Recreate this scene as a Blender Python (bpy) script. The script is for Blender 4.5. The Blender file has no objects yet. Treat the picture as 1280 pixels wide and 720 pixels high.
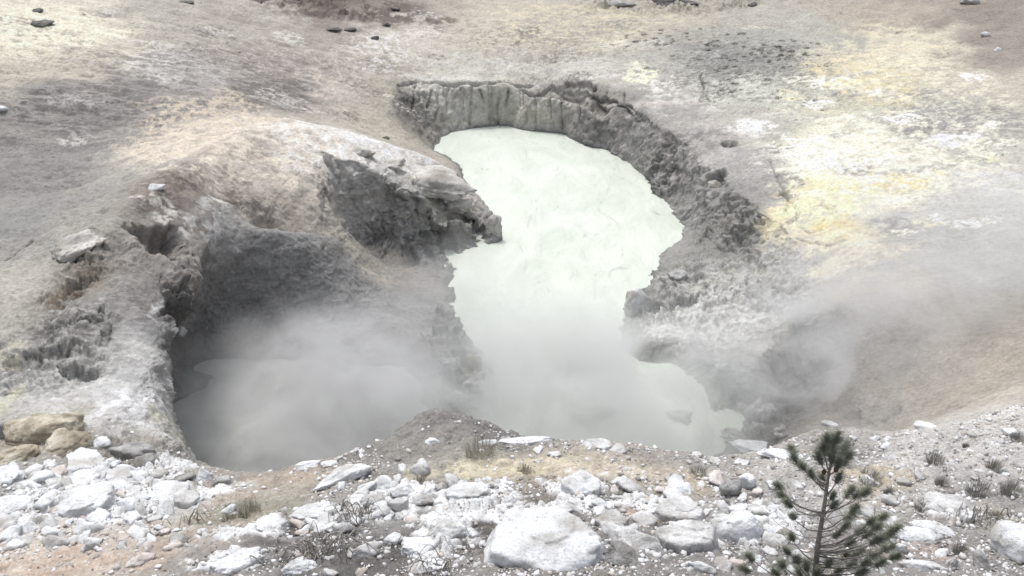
import bpy, math, random
import numpy as np

random.seed(7)
rng = np.random.default_rng(7)
SC = bpy.context.scene
COL = SC.collection

# ------------------------------------------------------------------ camera
CAM_Z = 17.0
PITCH = math.radians(30.0)
F = 1229.0                      # focal length in photo pixels (1280 wide)
cp, sp = math.cos(PITCH), math.sin(PITCH)


def at(px, py, z):
    """point on the horizontal plane z seen at photo pixel px, py"""
    dx = (px - 640.0) / F
    dv = (py - 360.0) / F
    dy = cp - dv * sp
    dz = -sp - dv * cp
    t = (z - CAM_Z) / dz
    return (dx * t, dy * t, z)


cam = bpy.data.cameras.new('camera')
cam.sensor_width = 36.0
cam.lens = 36.0 * F / 1280.0
cam.clip_end = 2000
cam.clip_start = 0.1
camo = bpy.data.objects.new('camera', cam)
COL.objects.link(camo)
camo.location = (0, 0, CAM_Z)
camo.rotation_euler = (math.pi / 2 - PITCH, 0, 0)
SC.camera = camo

# ------------------------------------------------------------------ noise
_perm = rng.permutation(256).astype(np.int64)
_perm = np.concatenate([_perm, _perm, _perm])
_g = rng.normal(size=(256, 3))
_g /= np.linalg.norm(_g, axis=1)[:, None]
_g = _g.astype(np.float32)


def perlin(p):
    p = np.asarray(p, dtype=np.float32)
    i = np.floor(p)
    f = p - i
    i = i.astype(np.int64) & 255
    u = f * f * f * (f * (f * 6 - 15) + 10)
    out = np.zeros(len(p), np.float32)
    for dx in (0, 1):
        wx = u[:, 0] if dx else 1 - u[:, 0]
        hx = _perm[i[:, 0] + dx]
        for dy in (0, 1):
            wy = u[:, 1] if dy else 1 - u[:, 1]
            hy = _perm[hx + ((i[:, 1] + dy) & 255)]
            for dz in (0, 1):
                wz = u[:, 2] if dz else 1 - u[:, 2]
                h = _perm[hy + ((i[:, 2] + dz) & 255)]
                g = _g[h]
                d = g[:, 0] * (f[:, 0] - dx) + g[:, 1] * (f[:, 1] - dy) + g[:, 2] * (f[:, 2] - dz)
                out += wx * wy * wz * d
    return out * 1.6


def fbm(p, freq=1.0, octs=4, gain=0.5, lac=2.03):
    p = np.asarray(p, dtype=np.float32)
    out = np.zeros(len(p), np.float32)
    a, fr, s = 1.0, freq, 0.0
    for k in range(octs):
        out += a * perlin(p * fr + 17.3 * k)
        s += a
        a *= gain
        fr *= lac
    return out / s


def ridged(p, freq=1.0, octs=4, gain=0.5):
    out = np.zeros(len(p), np.float32)
    a, fr, s = 1.0, freq, 0.0
    for k in range(octs):
        out += a * (1 - 2 * np.abs(perlin(np.asarray(p, np.float32) * fr + 9.1 * k)))
        s += a
        a *= gain
        fr *= 2.07
    return out / s


def worley(p, freq):
    """distance to nearest and second nearest feature point"""
    q = np.asarray(p, np.float32) * freq
    i = np.floor(q).astype(np.int64)
    f1 = np.full(len(q), 9.0, np.float32)
    f2 = np.full(len(q), 9.0, np.float32)
    cid = np.zeros(len(q), np.float32)
    for dx in (-1, 0, 1):
        for dy in (-1, 0, 1):
            for dz in (-1, 0, 1):
                c = i + np.array([dx, dy, dz])
                h = _perm[_perm[_perm[c[:, 0] & 255] + (c[:, 1] & 255)] + (c[:, 2] & 255)]
                pt = c + 0.5 + 0.75 * _g[h] * 0.6
                d = np.sqrt(((q - pt) ** 2).sum(1)).astype(np.float32)
                m = d < f1
                f2 = np.where(m, f1, np.minimum(f2, d))
                f1 = np.where(m, d, f1)
                cid = np.where(m, h / 255.0, cid)
    return f1, f2, cid.astype(np.float32)


def smooth(a, b, x):
    t = np.clip((x - a) / (b - a), 0, 1)
    return t * t * (3 - 2 * t)


# ------------------------------------------------------------------ terrain heights
GX0, GX1, GY0, GY1, GR = -56.0, 56.0, 1.0, 96.0, 0.14
NX = int((GX1 - GX0) / GR) + 1
NY = int((GY1 - GY0) / GR) + 1


def P(*pts):
    return [at(*p) for p in pts]


SHORE = [(538, 187, 0), (552, 170, 0), (575, 162, 0), (620, 157, 0), (690, 155, 0), (718, 160, 0), (745, 176, 0), (790, 205, 0),
         (825, 240, 0), (848, 268, 0), (858, 290, 0), (850, 303, 0), (822, 318, 0), (825, 340, 0), (800, 366, 0),
         (782, 382, 0), (779, 410, 0), (783, 440, 0), (800, 452, 0), (840, 450, 0), (880, 458, 0), (912, 478, 0),
         (935, 505, 0), (935, 530, 0), (915, 548, 0), (905, 560, 0)]
SHORE_L = [(538, 187, 0), (560, 196, 0), (578, 208, 0), (582, 232, 0), (612, 262, 0), (624, 280, 0), (640, 300, 0), (605, 307, 0),
           (575, 316, 0), (562, 330, 0), (566, 370, 0), (578, 405, 0), (592, 440, 0), (606, 460, 0), (626, 490, 0), (620, 515, 0), (590, 528, 0),
           (550, 522, 0), (528, 500, 0), (530, 480, 0), (505, 466, 0), (460, 462, 0), (400, 468, 0), (340, 460, 0),
           (296, 462, 0)]
RIM = [(534, 186, .35), (518, 178, .8), (502, 160, 1.3), (489, 140, 1.75), (490, 122, 1.95), (505, 110, 2.0),
       (540, 102, 2.1), (640, 105, 2.0), (720, 114, 2.1), (790, 135, 2.2), (840, 163, 2.25), (890, 209, 2.3),
       (930, 245, 2.3), (975, 280, 2.4), (1008, 312, 2.3), (1024, 345, 2.1), (1020, 375, 1.9)]
BUTT = [(410, 292, 2.9), (380, 296, 3.3), (330, 292, 3.6), (292, 285, 3.75), (274, 300, 3.9), (275, 345, 4.05), (240, 370, 4.2),
        (214, 402, 4.4), (210, 430, 4.5), (207, 470, 4.7), (200, 505, 4.9), (204, 540, 5.1), (228, 580, 5.5), (290, 600, 5.9),
        (330, 590, 6.0), (380, 572, 6.1), (440, 560, 6.3), (482, 546, 6.4), (495, 530, 6.45), (520, 510, 6.55), (548, 501, 6.6), (600, 518, 6.5),
        (640, 543, 6.5), (700, 545, 6.5), (780, 549, 6.4), (850, 561, 6.2), (895, 567, 6.1), (945, 562, 6.3),
        (985, 548, 6.5), (1020, 534, 6.6), (1100, 537, 6.7), (1180, 539, 6.7), (1220, 534, 6.7), (1250, 525, 6.75), (1290, 512, 6.8), (1360, 485, 6.9)]
LINES = [
    P(*SHORE), P(*SHORE_L), P(*RIM), P(*BUTT),
    [(-55, 90, 15), (-25, 90, 12), (0, 90, 8), (25, 90, 9), (55, 90, 13)],
    P((-250, 0, 6.8), (0, 0, 6), (180, 0, 5.2), (300, 0, 4.5), (420, 0, 3.9), (640, 0, 3.2), (900, 0, 3.4), (1150, 0, 4.2), (1280, 0, 5), (1550, 0, 6)),
    P((-250, 60, 5.8), (0, 60, 5.2), (250, 65, 4.3), (380, 60, 3.3), (440, 70, 2.9), (640, 60, 2.6), (900, 60, 2.8), (1100, 60, 3.3), (1280, 80, 4.0), (1550, 80, 5)),
    P((-250, 120, 5.0), (0, 120, 4.5), (200, 125, 4.1), (300, 125, 3.9), (370, 138, 3.2)),
    P((400, 110, 2.8), (430, 140, 2.4), (455, 160, 2.1), (500, 172, 1.6)),
    P((-250, 190, 4.5), (0, 190, 3.5), (120, 190, 3.5), (200, 172, 3.9)),
    P((-250, 250, 4.7), (0, 250, 3.5), (100, 240, 3.6)),
    P((-250, 330, 5.0), (0, 330, 4.6), (60, 335, 4.9)),
    P((60, 335, 5.0), (130, 292, 5.35), (160, 255, 5.4), (200, 228, 5.3), (250, 190, 4.9), (300, 165, 4.6), (380, 158, 4.0), (440, 168, 3.6), (500, 182, 2.9), (550, 202, 2.2), (585, 228, 1.5), (615, 262, .4)),
    P((230, 270, 4.7), (330, 235, 3.95), (400, 235, 3.45)),
    P((404, 262, 3.0), (408, 215, 3.35), (415, 187, 3.5), (432, 196, 3.35), (470, 210, 3.1), (510, 234, 2.7), (545, 247, 2.35), (575, 250, 1.9), (598, 272, 1.1), (622, 296, .2)),
    P((428, 300, 1.2), (440, 288, 1.1), (462, 322, .55), (495, 334, .4), (530, 322, .3), (565, 300, .25), (600, 300, .1)),
    P((425, 320, 1.9), (450, 335, 1.1), (480, 350, .75), (520, 350, .45), (560, 340, .1)),
    [(-8.3, 25.3, 0.3), (-7.95, 23.8, 0), (-7.7, 21.8, 0), (-7.1, 18.5, -.2), (-6.2, 16.6, -.4), (-3, 16.6, -.6), (0, 17, -.6), (4, 17, -.6), (5.5, 18, -.3)],
    P((905, 560, 0), (920, 565, 0)),
    # crescent rim of the small pool and the slopes right of it
    P((800, 425, .5), (850, 420, .75), (905, 438, 1.05), (940, 462, 1.15), (962, 492, 1.2), (978, 522, 1.2), (985, 545, 1.2)),
    P((870, 262, .9), (900, 300, 1.05), (935, 330, 1.2), (965, 355, 1.25), (975, 400, 1.1), (975, 440, 1.0)),
    P((820, 345, .35), (845, 340, .6), (880, 350, .8)),
    P((1000, 385, 2.1), (990, 410, 2.1), (1000, 435, 2.05), (1020, 458, 2.0), (1060, 455, 2.2)),
    P((985, 440, 1.1), (1005, 468, 1.0), (1030, 480, 1.2)),
    P((1050, 375, 2.8), (1100, 395, 2.9), (1180, 420, 3.4), (1280, 430, 4.6), (1450, 430, 5.5)),
    P((1030, 520, 1.4), (1090, 510, 2.2), (1160, 495, 3.4), (1230, 490, 4.3), (1290, 470, 4.9)),
    P((1060, 540, 1.4), (1120, 530, 2.4)),
    P((1100, 340, 2.9), (1200, 350, 3.4), (1290, 370, 4.1), (1450, 370, 5)),
    P((1000, 240, 2.65), (1050, 290, 2.8), (1130, 350, 2.95)),
    P((1100, 150, 3.2), (1280, 200, 3.6), (1500, 200, 4.6)),
    P((1150, 270, 3.2), (1280, 290, 3.7), (1500, 290, 4.6)),
    P((700, 90, 2.25), (820, 125, 2.4), (920, 190, 2.5), (980, 235, 2.6)),
    P((500, 365, .9), (560, 395, 1.0), (580, 435, 1.35), (588, 475, 1.3), (578, 508, .7)),
    P((420, 284, 3.0), (380, 287, 3.42), (330, 283, 3.75), (296, 277, 3.9)),
    P((300, 300, 2.6), (335, 308, 2.5), (385, 312, 2.3), (415, 312, 2.0)),
    P((340, 400, 1.0), (400, 405, .95), (460, 400, .8), (510, 420, .5)),
    P((905, 412, .55), (958, 432, .5), (992, 470, .5), (1015, 520, .6)),
    # foreground
    P((-300, 720, 7.2), (0, 720, 7.3), (200, 720, 7.8), (400, 720, 8.2), (640, 720, 8.6), (900, 720, 8.6), (1280, 720, 8.5), (1600, 720, 8.6)),
    P((-300, 640, 6.4), (0, 640, 6.2), (200, 640, 6.7), (400, 640, 7.15), (640, 640, 7.4), (900, 640, 7.4), (1280, 620, 7.5), (1500, 600, 7.7)),
    P((-300, 560, 5.6), (0, 560, 5.3), (100, 560, 5.3), (190, 570, 5.4)),
    P((-300, 480, 5.2), (0, 480, 5.2), (100, 450, 5.1), (180, 440, 4.9)),
    P((-250, 400, 5.2), (0, 400, 5.0), (80, 390, 5.2), (150, 350, 5.15), (220, 300, 4.8)),
    [(-14, 2, 11), (0, 2, 12.2), (14, 2, 12)],
    [(-40, 2, 13), (-40, 20, 9), (-45, 40, 9), (-50, 70, 12)],
    [(40, 2, 14), (40, 20, 10), (45, 40, 9), (50, 70, 11)],
    # pool floors
    P((600, 185, -.9), (700, 190, -.9), (780, 250, -.9), (790, 300, -.9), (700, 330, -.9), (690, 480, -.9), (720, 540, -.9), (860, 510, -.9)),
    P((600, 200, -.9), (650, 300, -.9), (620, 380, -.9), (660, 500, -.9)),
    P((330, 480, -.7), (500, 490, -.7), (420, 560, -.9), (300, 530, -.8)),
]


def rasterise(lines, nx, ny, r):
    zs = np.zeros((ny, nx))
    wt = np.zeros((ny, nx))
    for ln in lines:
        for a, b in zip(ln[:-1], ln[1:]):
            n = max(2, int(math.hypot(b[0] - a[0], b[1] - a[1]) / r * 1.6) + 2)
            t = np.linspace(0, 1, n)
            x = a[0] + (b[0] - a[0]) * t
            y = a[1] + (b[1] - a[1]) * t
            z = a[2] + (b[2] - a[2]) * t
            ix = np.round((x - GX0) / r).astype(int)
            iy = np.round((y - GY0) / r).astype(int)
            ok = (ix >= 0) & (ix < nx) & (iy >= 0) & (iy < ny)
            np.add.at(zs, (iy[ok], ix[ok]), z[ok])
            np.add.at(wt, (iy[ok], ix[ok]), 1)
    m = wt > 0
    zs[m] /= wt[m]
    return zs, m


def resize(a, ny, nx):
    yy = np.linspace(0, a.shape[0] - 1, ny)
    xx = np.linspace(0, a.shape[1] - 1, nx)
    return bil(a, xx[None, :] + 0 * yy[:, None], yy[:, None] + 0 * xx[None, :])


def bil(a, fx, fy):
    fx = np.clip(fx, 0, a.shape[1] - 1.001)
    fy = np.clip(fy, 0, a.shape[0] - 1.001)
    ix = fx.astype(int)
    iy = fy.astype(int)
    u = fx - ix
    v = fy - iy
    return (a[iy, ix] * (1 - u) * (1 - v) + a[iy, ix + 1] * u * (1 - v) + a[iy + 1, ix] * (1 - u) * v + a[iy + 1, ix + 1] * u * v)


def solve(lines):
    cur = None
    for lev in (16, 8, 4, 2, 1):
        r = GR * lev
        nx = int((GX1 - GX0) / r) + 1
        ny = int((GY1 - GY0) / r) + 1
        zs, m = rasterise(lines, nx, ny, r)
        cur = np.full((ny, nx), 4.0) if cur is None else resize(cur, ny, nx)
        cur[m] = zs[m]
        for it in range({16: 700, 8: 300, 4: 200, 2: 120, 1: 60}[lev]):
            p = np.pad(cur, 1, mode='edge')
            cur = 0.25 * (p[:-2, 1:-1] + p[2:, 1:-1] + p[1:-1, :-2] + p[1:-1, 2:])
            cur[m] = zs[m]
    return cur


HF = solve(LINES)
for _ in range(5):                                     # soften the creases
    p = np.pad(HF, 1, mode='edge')
    HF = 0.4 * HF + 0.15 * (p[:-2, 1:-1] + p[2:, 1:-1] + p[1:-1, :-2] + p[1:-1, 2:])


def H(x, y):
    return bil(HF, (np.asarray(x, float) - GX0) / GR, (np.asarray(y, float) - GY0) / GR)


def hit(px, py):
    """walk the sight line of a photo pixel to the ground: world point"""
    a = np.array(at(px, py, 9.5))
    b = np.array(at(px, py, -0.6))
    t = np.linspace(0, 1, 1500)
    q = a[None] + (b - a)[None] * t[:, None]
    q[:, 2] = q[:, 2]
    under = q[:, 2] < np.maximum(H(q[:, 0], q[:, 1]), 0)
    k = int(np.argmax(under)) if under.any() else len(t) - 1
    return float(q[k, 0]), float(q[k, 1]), float(max(H(q[k, 0], q[k, 1]), 0))


def depth_at(x, y, z):
    return y * cp + (CAM_Z - z) * sp


# ------------------------------------------------------------------ terrain mesh
NC = 1240
us = np.concatenate([np.linspace(-1.0, -0.56, 70)[:-1], np.linspace(-0.56, 0.56, NC - 138), np.linspace(0.56, 1.0, 70)[1:]])
NC = len(us)
NR = 1180
yd = np.concatenate([np.linspace(1.5, 7.4, 60)[:-1], np.linspace(7.4, 58, 5200), np.linspace(58, 94, 200)[1:]])
X2 = us[:, None] * (yd[None, :] * cp + 9.0)
Y2 = np.broadcast_to(yd[None, :], X2.shape)
Z2 = H(X2, Y2)
dy = np.diff(yd)[None, :]
dz = np.diff(Z2, axis=1)
dist = np.hypot(Y2[:, 1:], CAM_Z - Z2[:, 1:])
ray = np.stack([-(Y2[:, 1:]) / dist, (CAM_Z - Z2[:, 1:]) / dist])       # towards the camera
met = np.abs(-dz * ray[0] + dy * ray[1]) / dist + 0.45 * np.hypot(dy, dz) / dist + 1e-7
far = (yd[1:] > 58) | (yd[1:] < 7.0)
met = met * np.where(far, 0.25, 1.0)[None, :]
cs = np.concatenate([np.zeros((NC, 1)), np.cumsum(met, 1)], 1)
# smooth the parametrisation over neighbouring columns
k = 9
csn = cs / cs[:, -1:]
pad = np.pad(csn, ((k, k), (0, 0)), mode='edge')
cc = np.cumsum(np.concatenate([np.zeros((1, pad.shape[1])), pad], 0), 0)
csn = (cc[2 * k + 1:] - cc[:-(2 * k + 1)]) / (2 * k + 1)
tt = np.linspace(0, 1, NR)
YY = np.stack([np.interp(tt, csn[i], yd) for i in range(NC)])
XX = us[:, None] * (YY * cp + 9.0)
ZZ = H(XX, YY)
V = np.stack([XX, YY, ZZ], -1)


def grid_normals(V):
    du = np.gradient(V, axis=0)
    dv = np.gradient(V, axis=1)
    n = np.cross(du, dv)
    n /= np.linalg.norm(n, axis=-1)[..., None] + 1e-12
    n *= np.sign(n[..., 2:3] + 1e-9)
    return n


N = grid_normals(V)
Pf = V.reshape(-1, 3)
Nf = N.reshape(-1, 3)
steep = 1 - Nf[:, 2]

# --- where things lie, in world metres (each spot is centred on the point the photo shows)


_sp = None


def spot(px, py, rx, ry, wob=0.35, freq=0.5, seed=0.0, pts=None, rot=0.0):
    """0..1 mask of an irregular patch; rx, ry in photo pixels turned to metres on the ground"""
    pts = Pf if pts is None else pts
    x, y, z = hit(px, py)
    d = depth_at(x, y, z)
    ax = rx * d / F
    hgt = hit(px, py - ry)
    lo = hit(px, py + ry)
    ay = max(ax * 0.35, 0.5 * math.hypot(hgt[1] - lo[1], hgt[2] - lo[2]))
    dx, dyy = pts[:, 0] - x, pts[:, 1] - y
    sel = (np.abs(dx) < 3 * (ax + ay)) & (np.abs(dyy) < 3 * (ax + ay))
    out = np.zeros(len(pts), np.float32)
    if not sel.any():
        return out
    q = pts[sel]
    a = math.radians(rot)
    dx, dyy = dx[sel], dyy[sel]
    dx, dyy = dx * math.cos(a) + dyy * math.sin(a), -dx * math.sin(a) + dyy * math.cos(a)
    r = np.sqrt((dx / ax) ** 2 + (dyy / ay) ** 2)
    s = min(ax, ay)
    r = r + wob * 1.6 * fbm(q / s + seed, freq * 2, 4, .6)
    out[sel] = smooth(1.15, 0.65, r)
    return out


def linemask(pts_px, width, wob=0.0, P_=None):
    """0..1 mask near a polyline given in photo pixels; width in metres"""
    P_ = Pf if P_ is None else P_
    w = [hit(*p) for p in pts_px]
    best = np.full(len(P_), 99.0, np.float32)
    xs = [a[0] for a in w]
    ys = [a[1] for a in w]
    sel = (P_[:, 0] > min(xs) - 3) & (P_[:, 0] < max(xs) + 3) & (P_[:, 1] > min(ys) - 3) & (P_[:, 1] < max(ys) + 3)
    q = P_[sel].copy()
    if wob:
        q[:, 0] += wob * perlin(q * 1.7 + 3)
        q[:, 1] += wob * perlin(q * 1.7 + 31)
    b = np.full(len(q), 99.0)
    for a, c in zip(w[:-1], w[1:]):
        ex, ey = c[0] - a[0], c[1] - a[1]
        L = ex * ex + ey * ey + 1e-9
        t = np.clip(((q[:, 0] - a[0]) * ex + (q[:, 1] - a[1]) * ey) / L, 0, 1)
        b = np.minimum(b, np.hypot(q[:, 0] - a[0] - t * ex, q[:, 1] - a[1] - t * ey))
    best[sel] = b
    return np.clip(1 - best / width, 0, 1)


# ------------------------------------------------------------------ ground colour and relief


def lin(c):
    c = np.array(c, float) / 255.0
    return np.where(c <= 0.04045, c / 12.92, ((c + 0.055) / 1.055) ** 2.4)


ALB = 0.92          # photo value of a softly lit surface -> base colour
# colour seeds: photo pixel -> earth tone as it looks there, its shading included
SEEDS = [
    (20, 20, 215, 205, 180), (90, 40, 214, 204, 178), (60, 90, 190, 180, 158), (200, 20, 178, 170, 155), (300, 30, 170, 160, 148),
    (60, 120, 150, 144, 138), (160, 120, 150, 144, 138), (240, 90, 172, 166, 158), (320, 80, 158, 146, 136), (390, 90, 166, 154, 144),
    (350, 115, 146, 136, 128), (420, 110, 182, 170, 156), (440, 20, 160, 146, 134), (420, 5, 140, 124, 112), (500, 40, 188, 178, 162),
    (480, 110, 182, 170, 148), (470, 155, 184, 172, 152), (560, 70, 188, 178, 160), (640, 40, 196, 184, 160), (640, 80, 186, 176, 156),
    (720, 60, 186, 178, 160), (760, 20, 182, 172, 152), (760, 110, 188, 180, 168), (860, 150, 182, 174, 164), (920, 215, 190, 182, 176),
    (860, 90, 176, 174, 160), (920, 80, 150, 150, 142), (960, 120, 186, 186, 170), (1000, 60, 172, 170, 158), (1080, 90, 206, 194, 158),
    (1040, 130, 196, 190, 160), (1150, 60, 204, 194, 168), (1240, 60, 154, 140, 128), (1200, 20, 150, 136, 124), (1140, 20, 178, 162, 142),
    (1260, 120, 186, 178, 158), (1100, 170, 212, 206, 182), (1180, 150, 180, 178, 170), (1000, 200, 206, 202, 178), (1050, 230, 214, 206, 176),
    (1120, 220, 206, 200, 174), (1000, 270, 226, 208, 158), (1050, 290, 216, 200, 150), (1100, 340, 200, 186, 158), (1140, 280, 184, 182, 174),
    (1220, 260, 190, 186, 176), (1250, 180, 188, 184, 168), (1230, 330, 178, 176, 168), (1060, 340, 178, 164, 146), (1120, 380, 178, 164, 146),
    (1180, 400, 174, 160, 142), (1260, 400, 158, 146, 130), (1080, 430, 168, 158, 146), (1200, 470, 170, 156, 138), (1130, 490, 170, 160, 148),
    (900, 320, 152, 150, 142), (930, 370, 184, 182, 172), (960, 400, 180, 178, 168), (860, 360, 140, 138, 134), (1000, 350, 158, 152, 146),
    (900, 250, 128, 126, 120), (950, 290, 132, 130, 124), (840, 200, 130, 128, 124), (760, 160, 138, 136, 130), (640, 130, 146, 142, 132),
    (520, 135, 124, 120, 112), (580, 130, 160, 154, 138), (950, 500, 120, 118, 114), (900, 430, 160, 158, 152), (1000, 440, 140, 136, 130),
    (40, 210, 146, 142, 136), (100, 230, 150, 146, 140), (30, 280, 150, 148, 142), (150, 220, 170, 164, 152), (30, 350, 182, 176, 160),
    (90, 280, 168, 162, 150), (200, 190, 196, 184, 166), (300, 160, 198, 184, 166), (280, 200, 196, 180, 162), (250, 230, 162, 146, 132), (230, 255, 150, 134, 122),
    (340, 190, 186, 174, 158), (400, 170, 196, 186, 172), (360, 250, 176, 164, 148), (330, 270, 178, 166, 150), (390, 220, 160, 154, 146),
    (470, 185, 206, 198, 188), (520, 200, 200, 192, 182), (570, 230, 184, 178, 168), (500, 235, 150, 148, 140), (440, 240, 132, 130, 126),
    (480, 290, 124, 122, 118), (550, 290, 140, 138, 130), (600, 290, 138, 134, 128), (470, 340, 158, 150, 138), (380, 340, 136, 134, 130),
    (330, 380, 134, 132, 128), (450, 380, 134, 132, 128), (250, 400, 116, 114, 110), (240, 480, 110, 108, 106), (560, 400, 134, 132, 128),
    (180, 320, 158, 150, 140), (150, 380, 158, 154, 148), (220, 330, 166, 158, 148), (180, 430, 166, 164, 160), (100, 350, 150, 138, 122), (90, 430, 150, 146, 140),
    (60, 480, 172, 170, 164), (150, 500, 176, 174, 172), (30, 440, 146, 144, 138), (20, 400, 170, 164, 150), (200, 540, 170, 166, 158),
    (40, 545, 160, 150, 130), (150, 560, 150, 144, 134), (60, 600, 150, 148, 144), (150, 640, 172, 170, 168), (30, 690, 188, 172, 154),
    (100, 700, 186, 166, 146), (180, 680, 184, 168, 152), (250, 620, 176, 172, 164), (270, 640, 172, 168, 154), (290, 600, 146, 138, 128), (340, 600, 158, 144, 128),
    (330, 640, 150, 146, 128), (360, 610, 166, 150, 132), (400, 570, 134, 128, 120), (470, 560, 130, 124, 116), (545, 510, 124, 120, 116), (600, 530, 124, 120, 116), (500, 560, 140, 136, 128),
    (560, 570, 156, 150, 134), (620, 580, 184, 174, 148), (680, 580, 186, 172, 144), (660, 600, 150, 138, 120), (740, 590, 178, 162, 138), (800, 570, 156, 146, 134), (850, 575, 150, 144, 136),
    (800, 595, 184, 172, 150), (850, 600, 172, 158, 134), (900, 590, 158, 150, 140), (330, 690, 140, 136, 132), (420, 660, 116, 112, 108), (500, 700, 110, 106, 102), (560, 700, 140, 132, 126),
    (600, 660, 112, 106, 98), (480, 640, 150, 148, 144), (700, 640, 126, 120, 112), (780, 660, 130, 126, 122), (900, 700, 128, 124, 120), (950, 640, 150, 148, 144),
    (1000, 590, 168, 164, 158), (1050, 560, 146, 140, 132), (1090, 600, 178, 164, 138), (1150, 580, 172, 168, 162), (1230, 560, 172, 168, 162), (1260, 520, 178, 172, 164), (1150, 620, 156, 152, 148),
    (1230, 620, 138, 134, 132), (1250, 650, 158, 150, 136), (1180, 690, 146, 138, 134), (1060, 690, 136, 132, 128), (1240, 690, 140, 136, 132),
]
sx, sc_ = [], []
for s in SEEDS:
    w = hit(s[0], s[1])
    sx.append((w[0], w[1]))
    g_ = sum(s[2:5]) / 3.0
    sc_.append(lin([g_ + (c_ - g_) * .75 + (5 if s[1] < 400 else 10) for c_ in s[2:5]]))
sx = np.array(sx)
sc_ = np.array(sc_)
gxs = np.arange(-44, 44.01, 0.4)
gys = np.arange(2, 94.01, 0.4)
GXm, GYm = np.meshgrid(gxs, gys)
acc = np.zeros(GXm.shape + (3,))
wsum = np.zeros(GXm.shape)
for (x, y), c in zip(sx, sc_):
    # the spread of a seed grows with how thinly the seeds lie there
    others = np.sort(np.hypot((sx[:, 0] - x), (sx[:, 1] - y)))[2]
    d2 = ((GXm - x) ** 2 + (GYm - y) ** 2) / (others * others + .05)
    w = 1.0 / (d2 + 0.12) ** 2.2 / (others + .2)
    acc += w[..., None] * c
    wsum += w
CF = acc / wsum[..., None]


def colour_field(q):
    fx = (q[:, 0] - gxs[0]) / 0.4
    fy = (q[:, 1] - gys[0]) / 0.4
    return np.stack([bil(CF[..., k_], fx, fy) for k_ in range(3)], -1)


wobble = np.stack([fbm(Pf, .55, 3), fbm(Pf + 50, .55, 3), 0 * Pf[:, 0]], -1) * (0.05 * np.abs(Pf[:, 1:2]) + .15)
C = colour_field(Pf + wobble)


def mix(mask, col, amt=1.0):
    global C
    m = (mask * amt)[:, None]
    g_ = sum(col) / 3.0
    sat_ = .78 if (col[0] - col[2]) > 28 and col[0] > 200 else .62
    col = [g_ + (c_ - g_) * sat_ + 4 for c_ in col]
    C = C * (1 - m) + lin(col)[None] * m


Dpt = np.hypot(Pf[:, 1], CAM_Z - Pf[:, 2])           # distance, only to choose noise octaves worth computing
wallm = smooth(0.18, 0.5, steep)
FG = smooth(15.5, 13.8, Pf[:, 1]) * smooth(-9.5, -6.5, Pf[:, 0] + 0 * Pf[:, 1])
FG = np.maximum(FG, smooth(14.2, 12.6, Pf[:, 1]))
n_big = fbm(Pf, 0.35, 4)
n_mid = fbm(Pf, 1.6, 4)
n_fine = fbm(Pf, 7.0, 3)
exec_detail = True
# relief along the surface normal
farr = smooth(18, 26, Pf[:, 1])
D = 0.10 * n_big + (0.05 + .04 * farr) * n_mid + (0.012 + .010 * farr) * n_fine
mound = smooth(-2, -4.5, Pf[:, 0]) * smooth(17, 20, Pf[:, 1]) * smooth(34, 31, Pf[:, 1])
mound *= 1 - .8 * smooth(-10.3, -9.0, Pf[:, 0]) * smooth(21, 23, Pf[:, 1]) * smooth(30.5, 28.5, Pf[:, 1])
D += mound * (.16 * ridged(Pf, .55, 4, .55) - .05 + .10 * fbm(Pf + 7, .9, 4, .6))
# rough places (photo centre, size in pixels, strength in metres)
ROUGH = np.zeros(len(Pf), np.float32)
for (px, py, rx, ry, s) in [
    (525, 305, 70, 34, .30), (590, 280, 40, 30, .26), (505, 225, 60, 18, .10), (930, 260, 55, 50, .26), (880, 230, 40, 40, .24),
    (850, 180, 50, 30, .2), (960, 300, 50, 40, .2), (520, 132, 34, 30, .16), (900, 360, 110, 60, .20), (1010, 440, 40, 40, .12),
    (945, 495, 50, 60, .42), (850, 385, 60, 20, .18), (250, 420, 45, 60, .25), (60, 440, 90, 60, .22), (90, 350, 40, 60, .2),
    (160, 560, 110, 40, .16), (215, 490, 25, 80, .16), (240, 300, 50, 40, .05), (140, 320, 50, 40, .10), (575, 460, 50, 60, .34), (460, 420, 90, 30, .16), (350, 420, 60, 30, .14), (350, 10, 30, 10, .1),
    (420, 10, 120, 12, .2), (840, 4, 120, 6, .3), (430, 370, 60, 50, .08), (300, 540, 60, 40, .12),
]:
    ROUGH = np.maximum(ROUGH, s * spot(px, py, rx, ry, .4))
ROUGH = np.maximum(ROUGH, 0.12 * wallm * (Pf[:, 1] > 14) * (1 - .5 * (Pf[:, 1] > 42)))
ROUGH *= 1 - .6 * (smooth(-10.5, -9.5, Pf[:, 0]) * smooth(-2, -3.5, Pf[:, 0]) * smooth(24, 24.8, Pf[:, 1]) * smooth(29.5, 28, Pf[:, 1]))
rw = [at(*a)[:2] for a in RIM] + [(9, 24), (9, 17), (4, 15.5), (-7, 15), (-9.5, 24), (-7, 40)]
inside = np.zeros(len(Pf), bool)
jx = Pf[:, 0] + .12 * n_mid
jy = Pf[:, 1] + .12 * n_mid
for (x0, y0), (x1, y1) in zip(rw, rw[1:] + rw[:1]):
    cr_ = (y0 > jy) != (y1 > jy)
    inside ^= cr_ & (jx < (x1 - x0) * (jy - y0) / (y1 - y0 + 1e-9) + x0)
ROUGH = np.where((Pf[:, 0] > -4) & (Pf[:, 1] > 27) & (Pf[:, 1] < 48) & ~inside, ROUGH * .08, ROUGH).astype(np.float32)
ROUGH *= .55 + .9 * smooth(-.25, .3, n_big + .5 * n_mid)
D += ROUGH * .6 * n_mid
rs = np.where(ROUGH > .01)[0]
q = Pf[rs]
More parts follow.
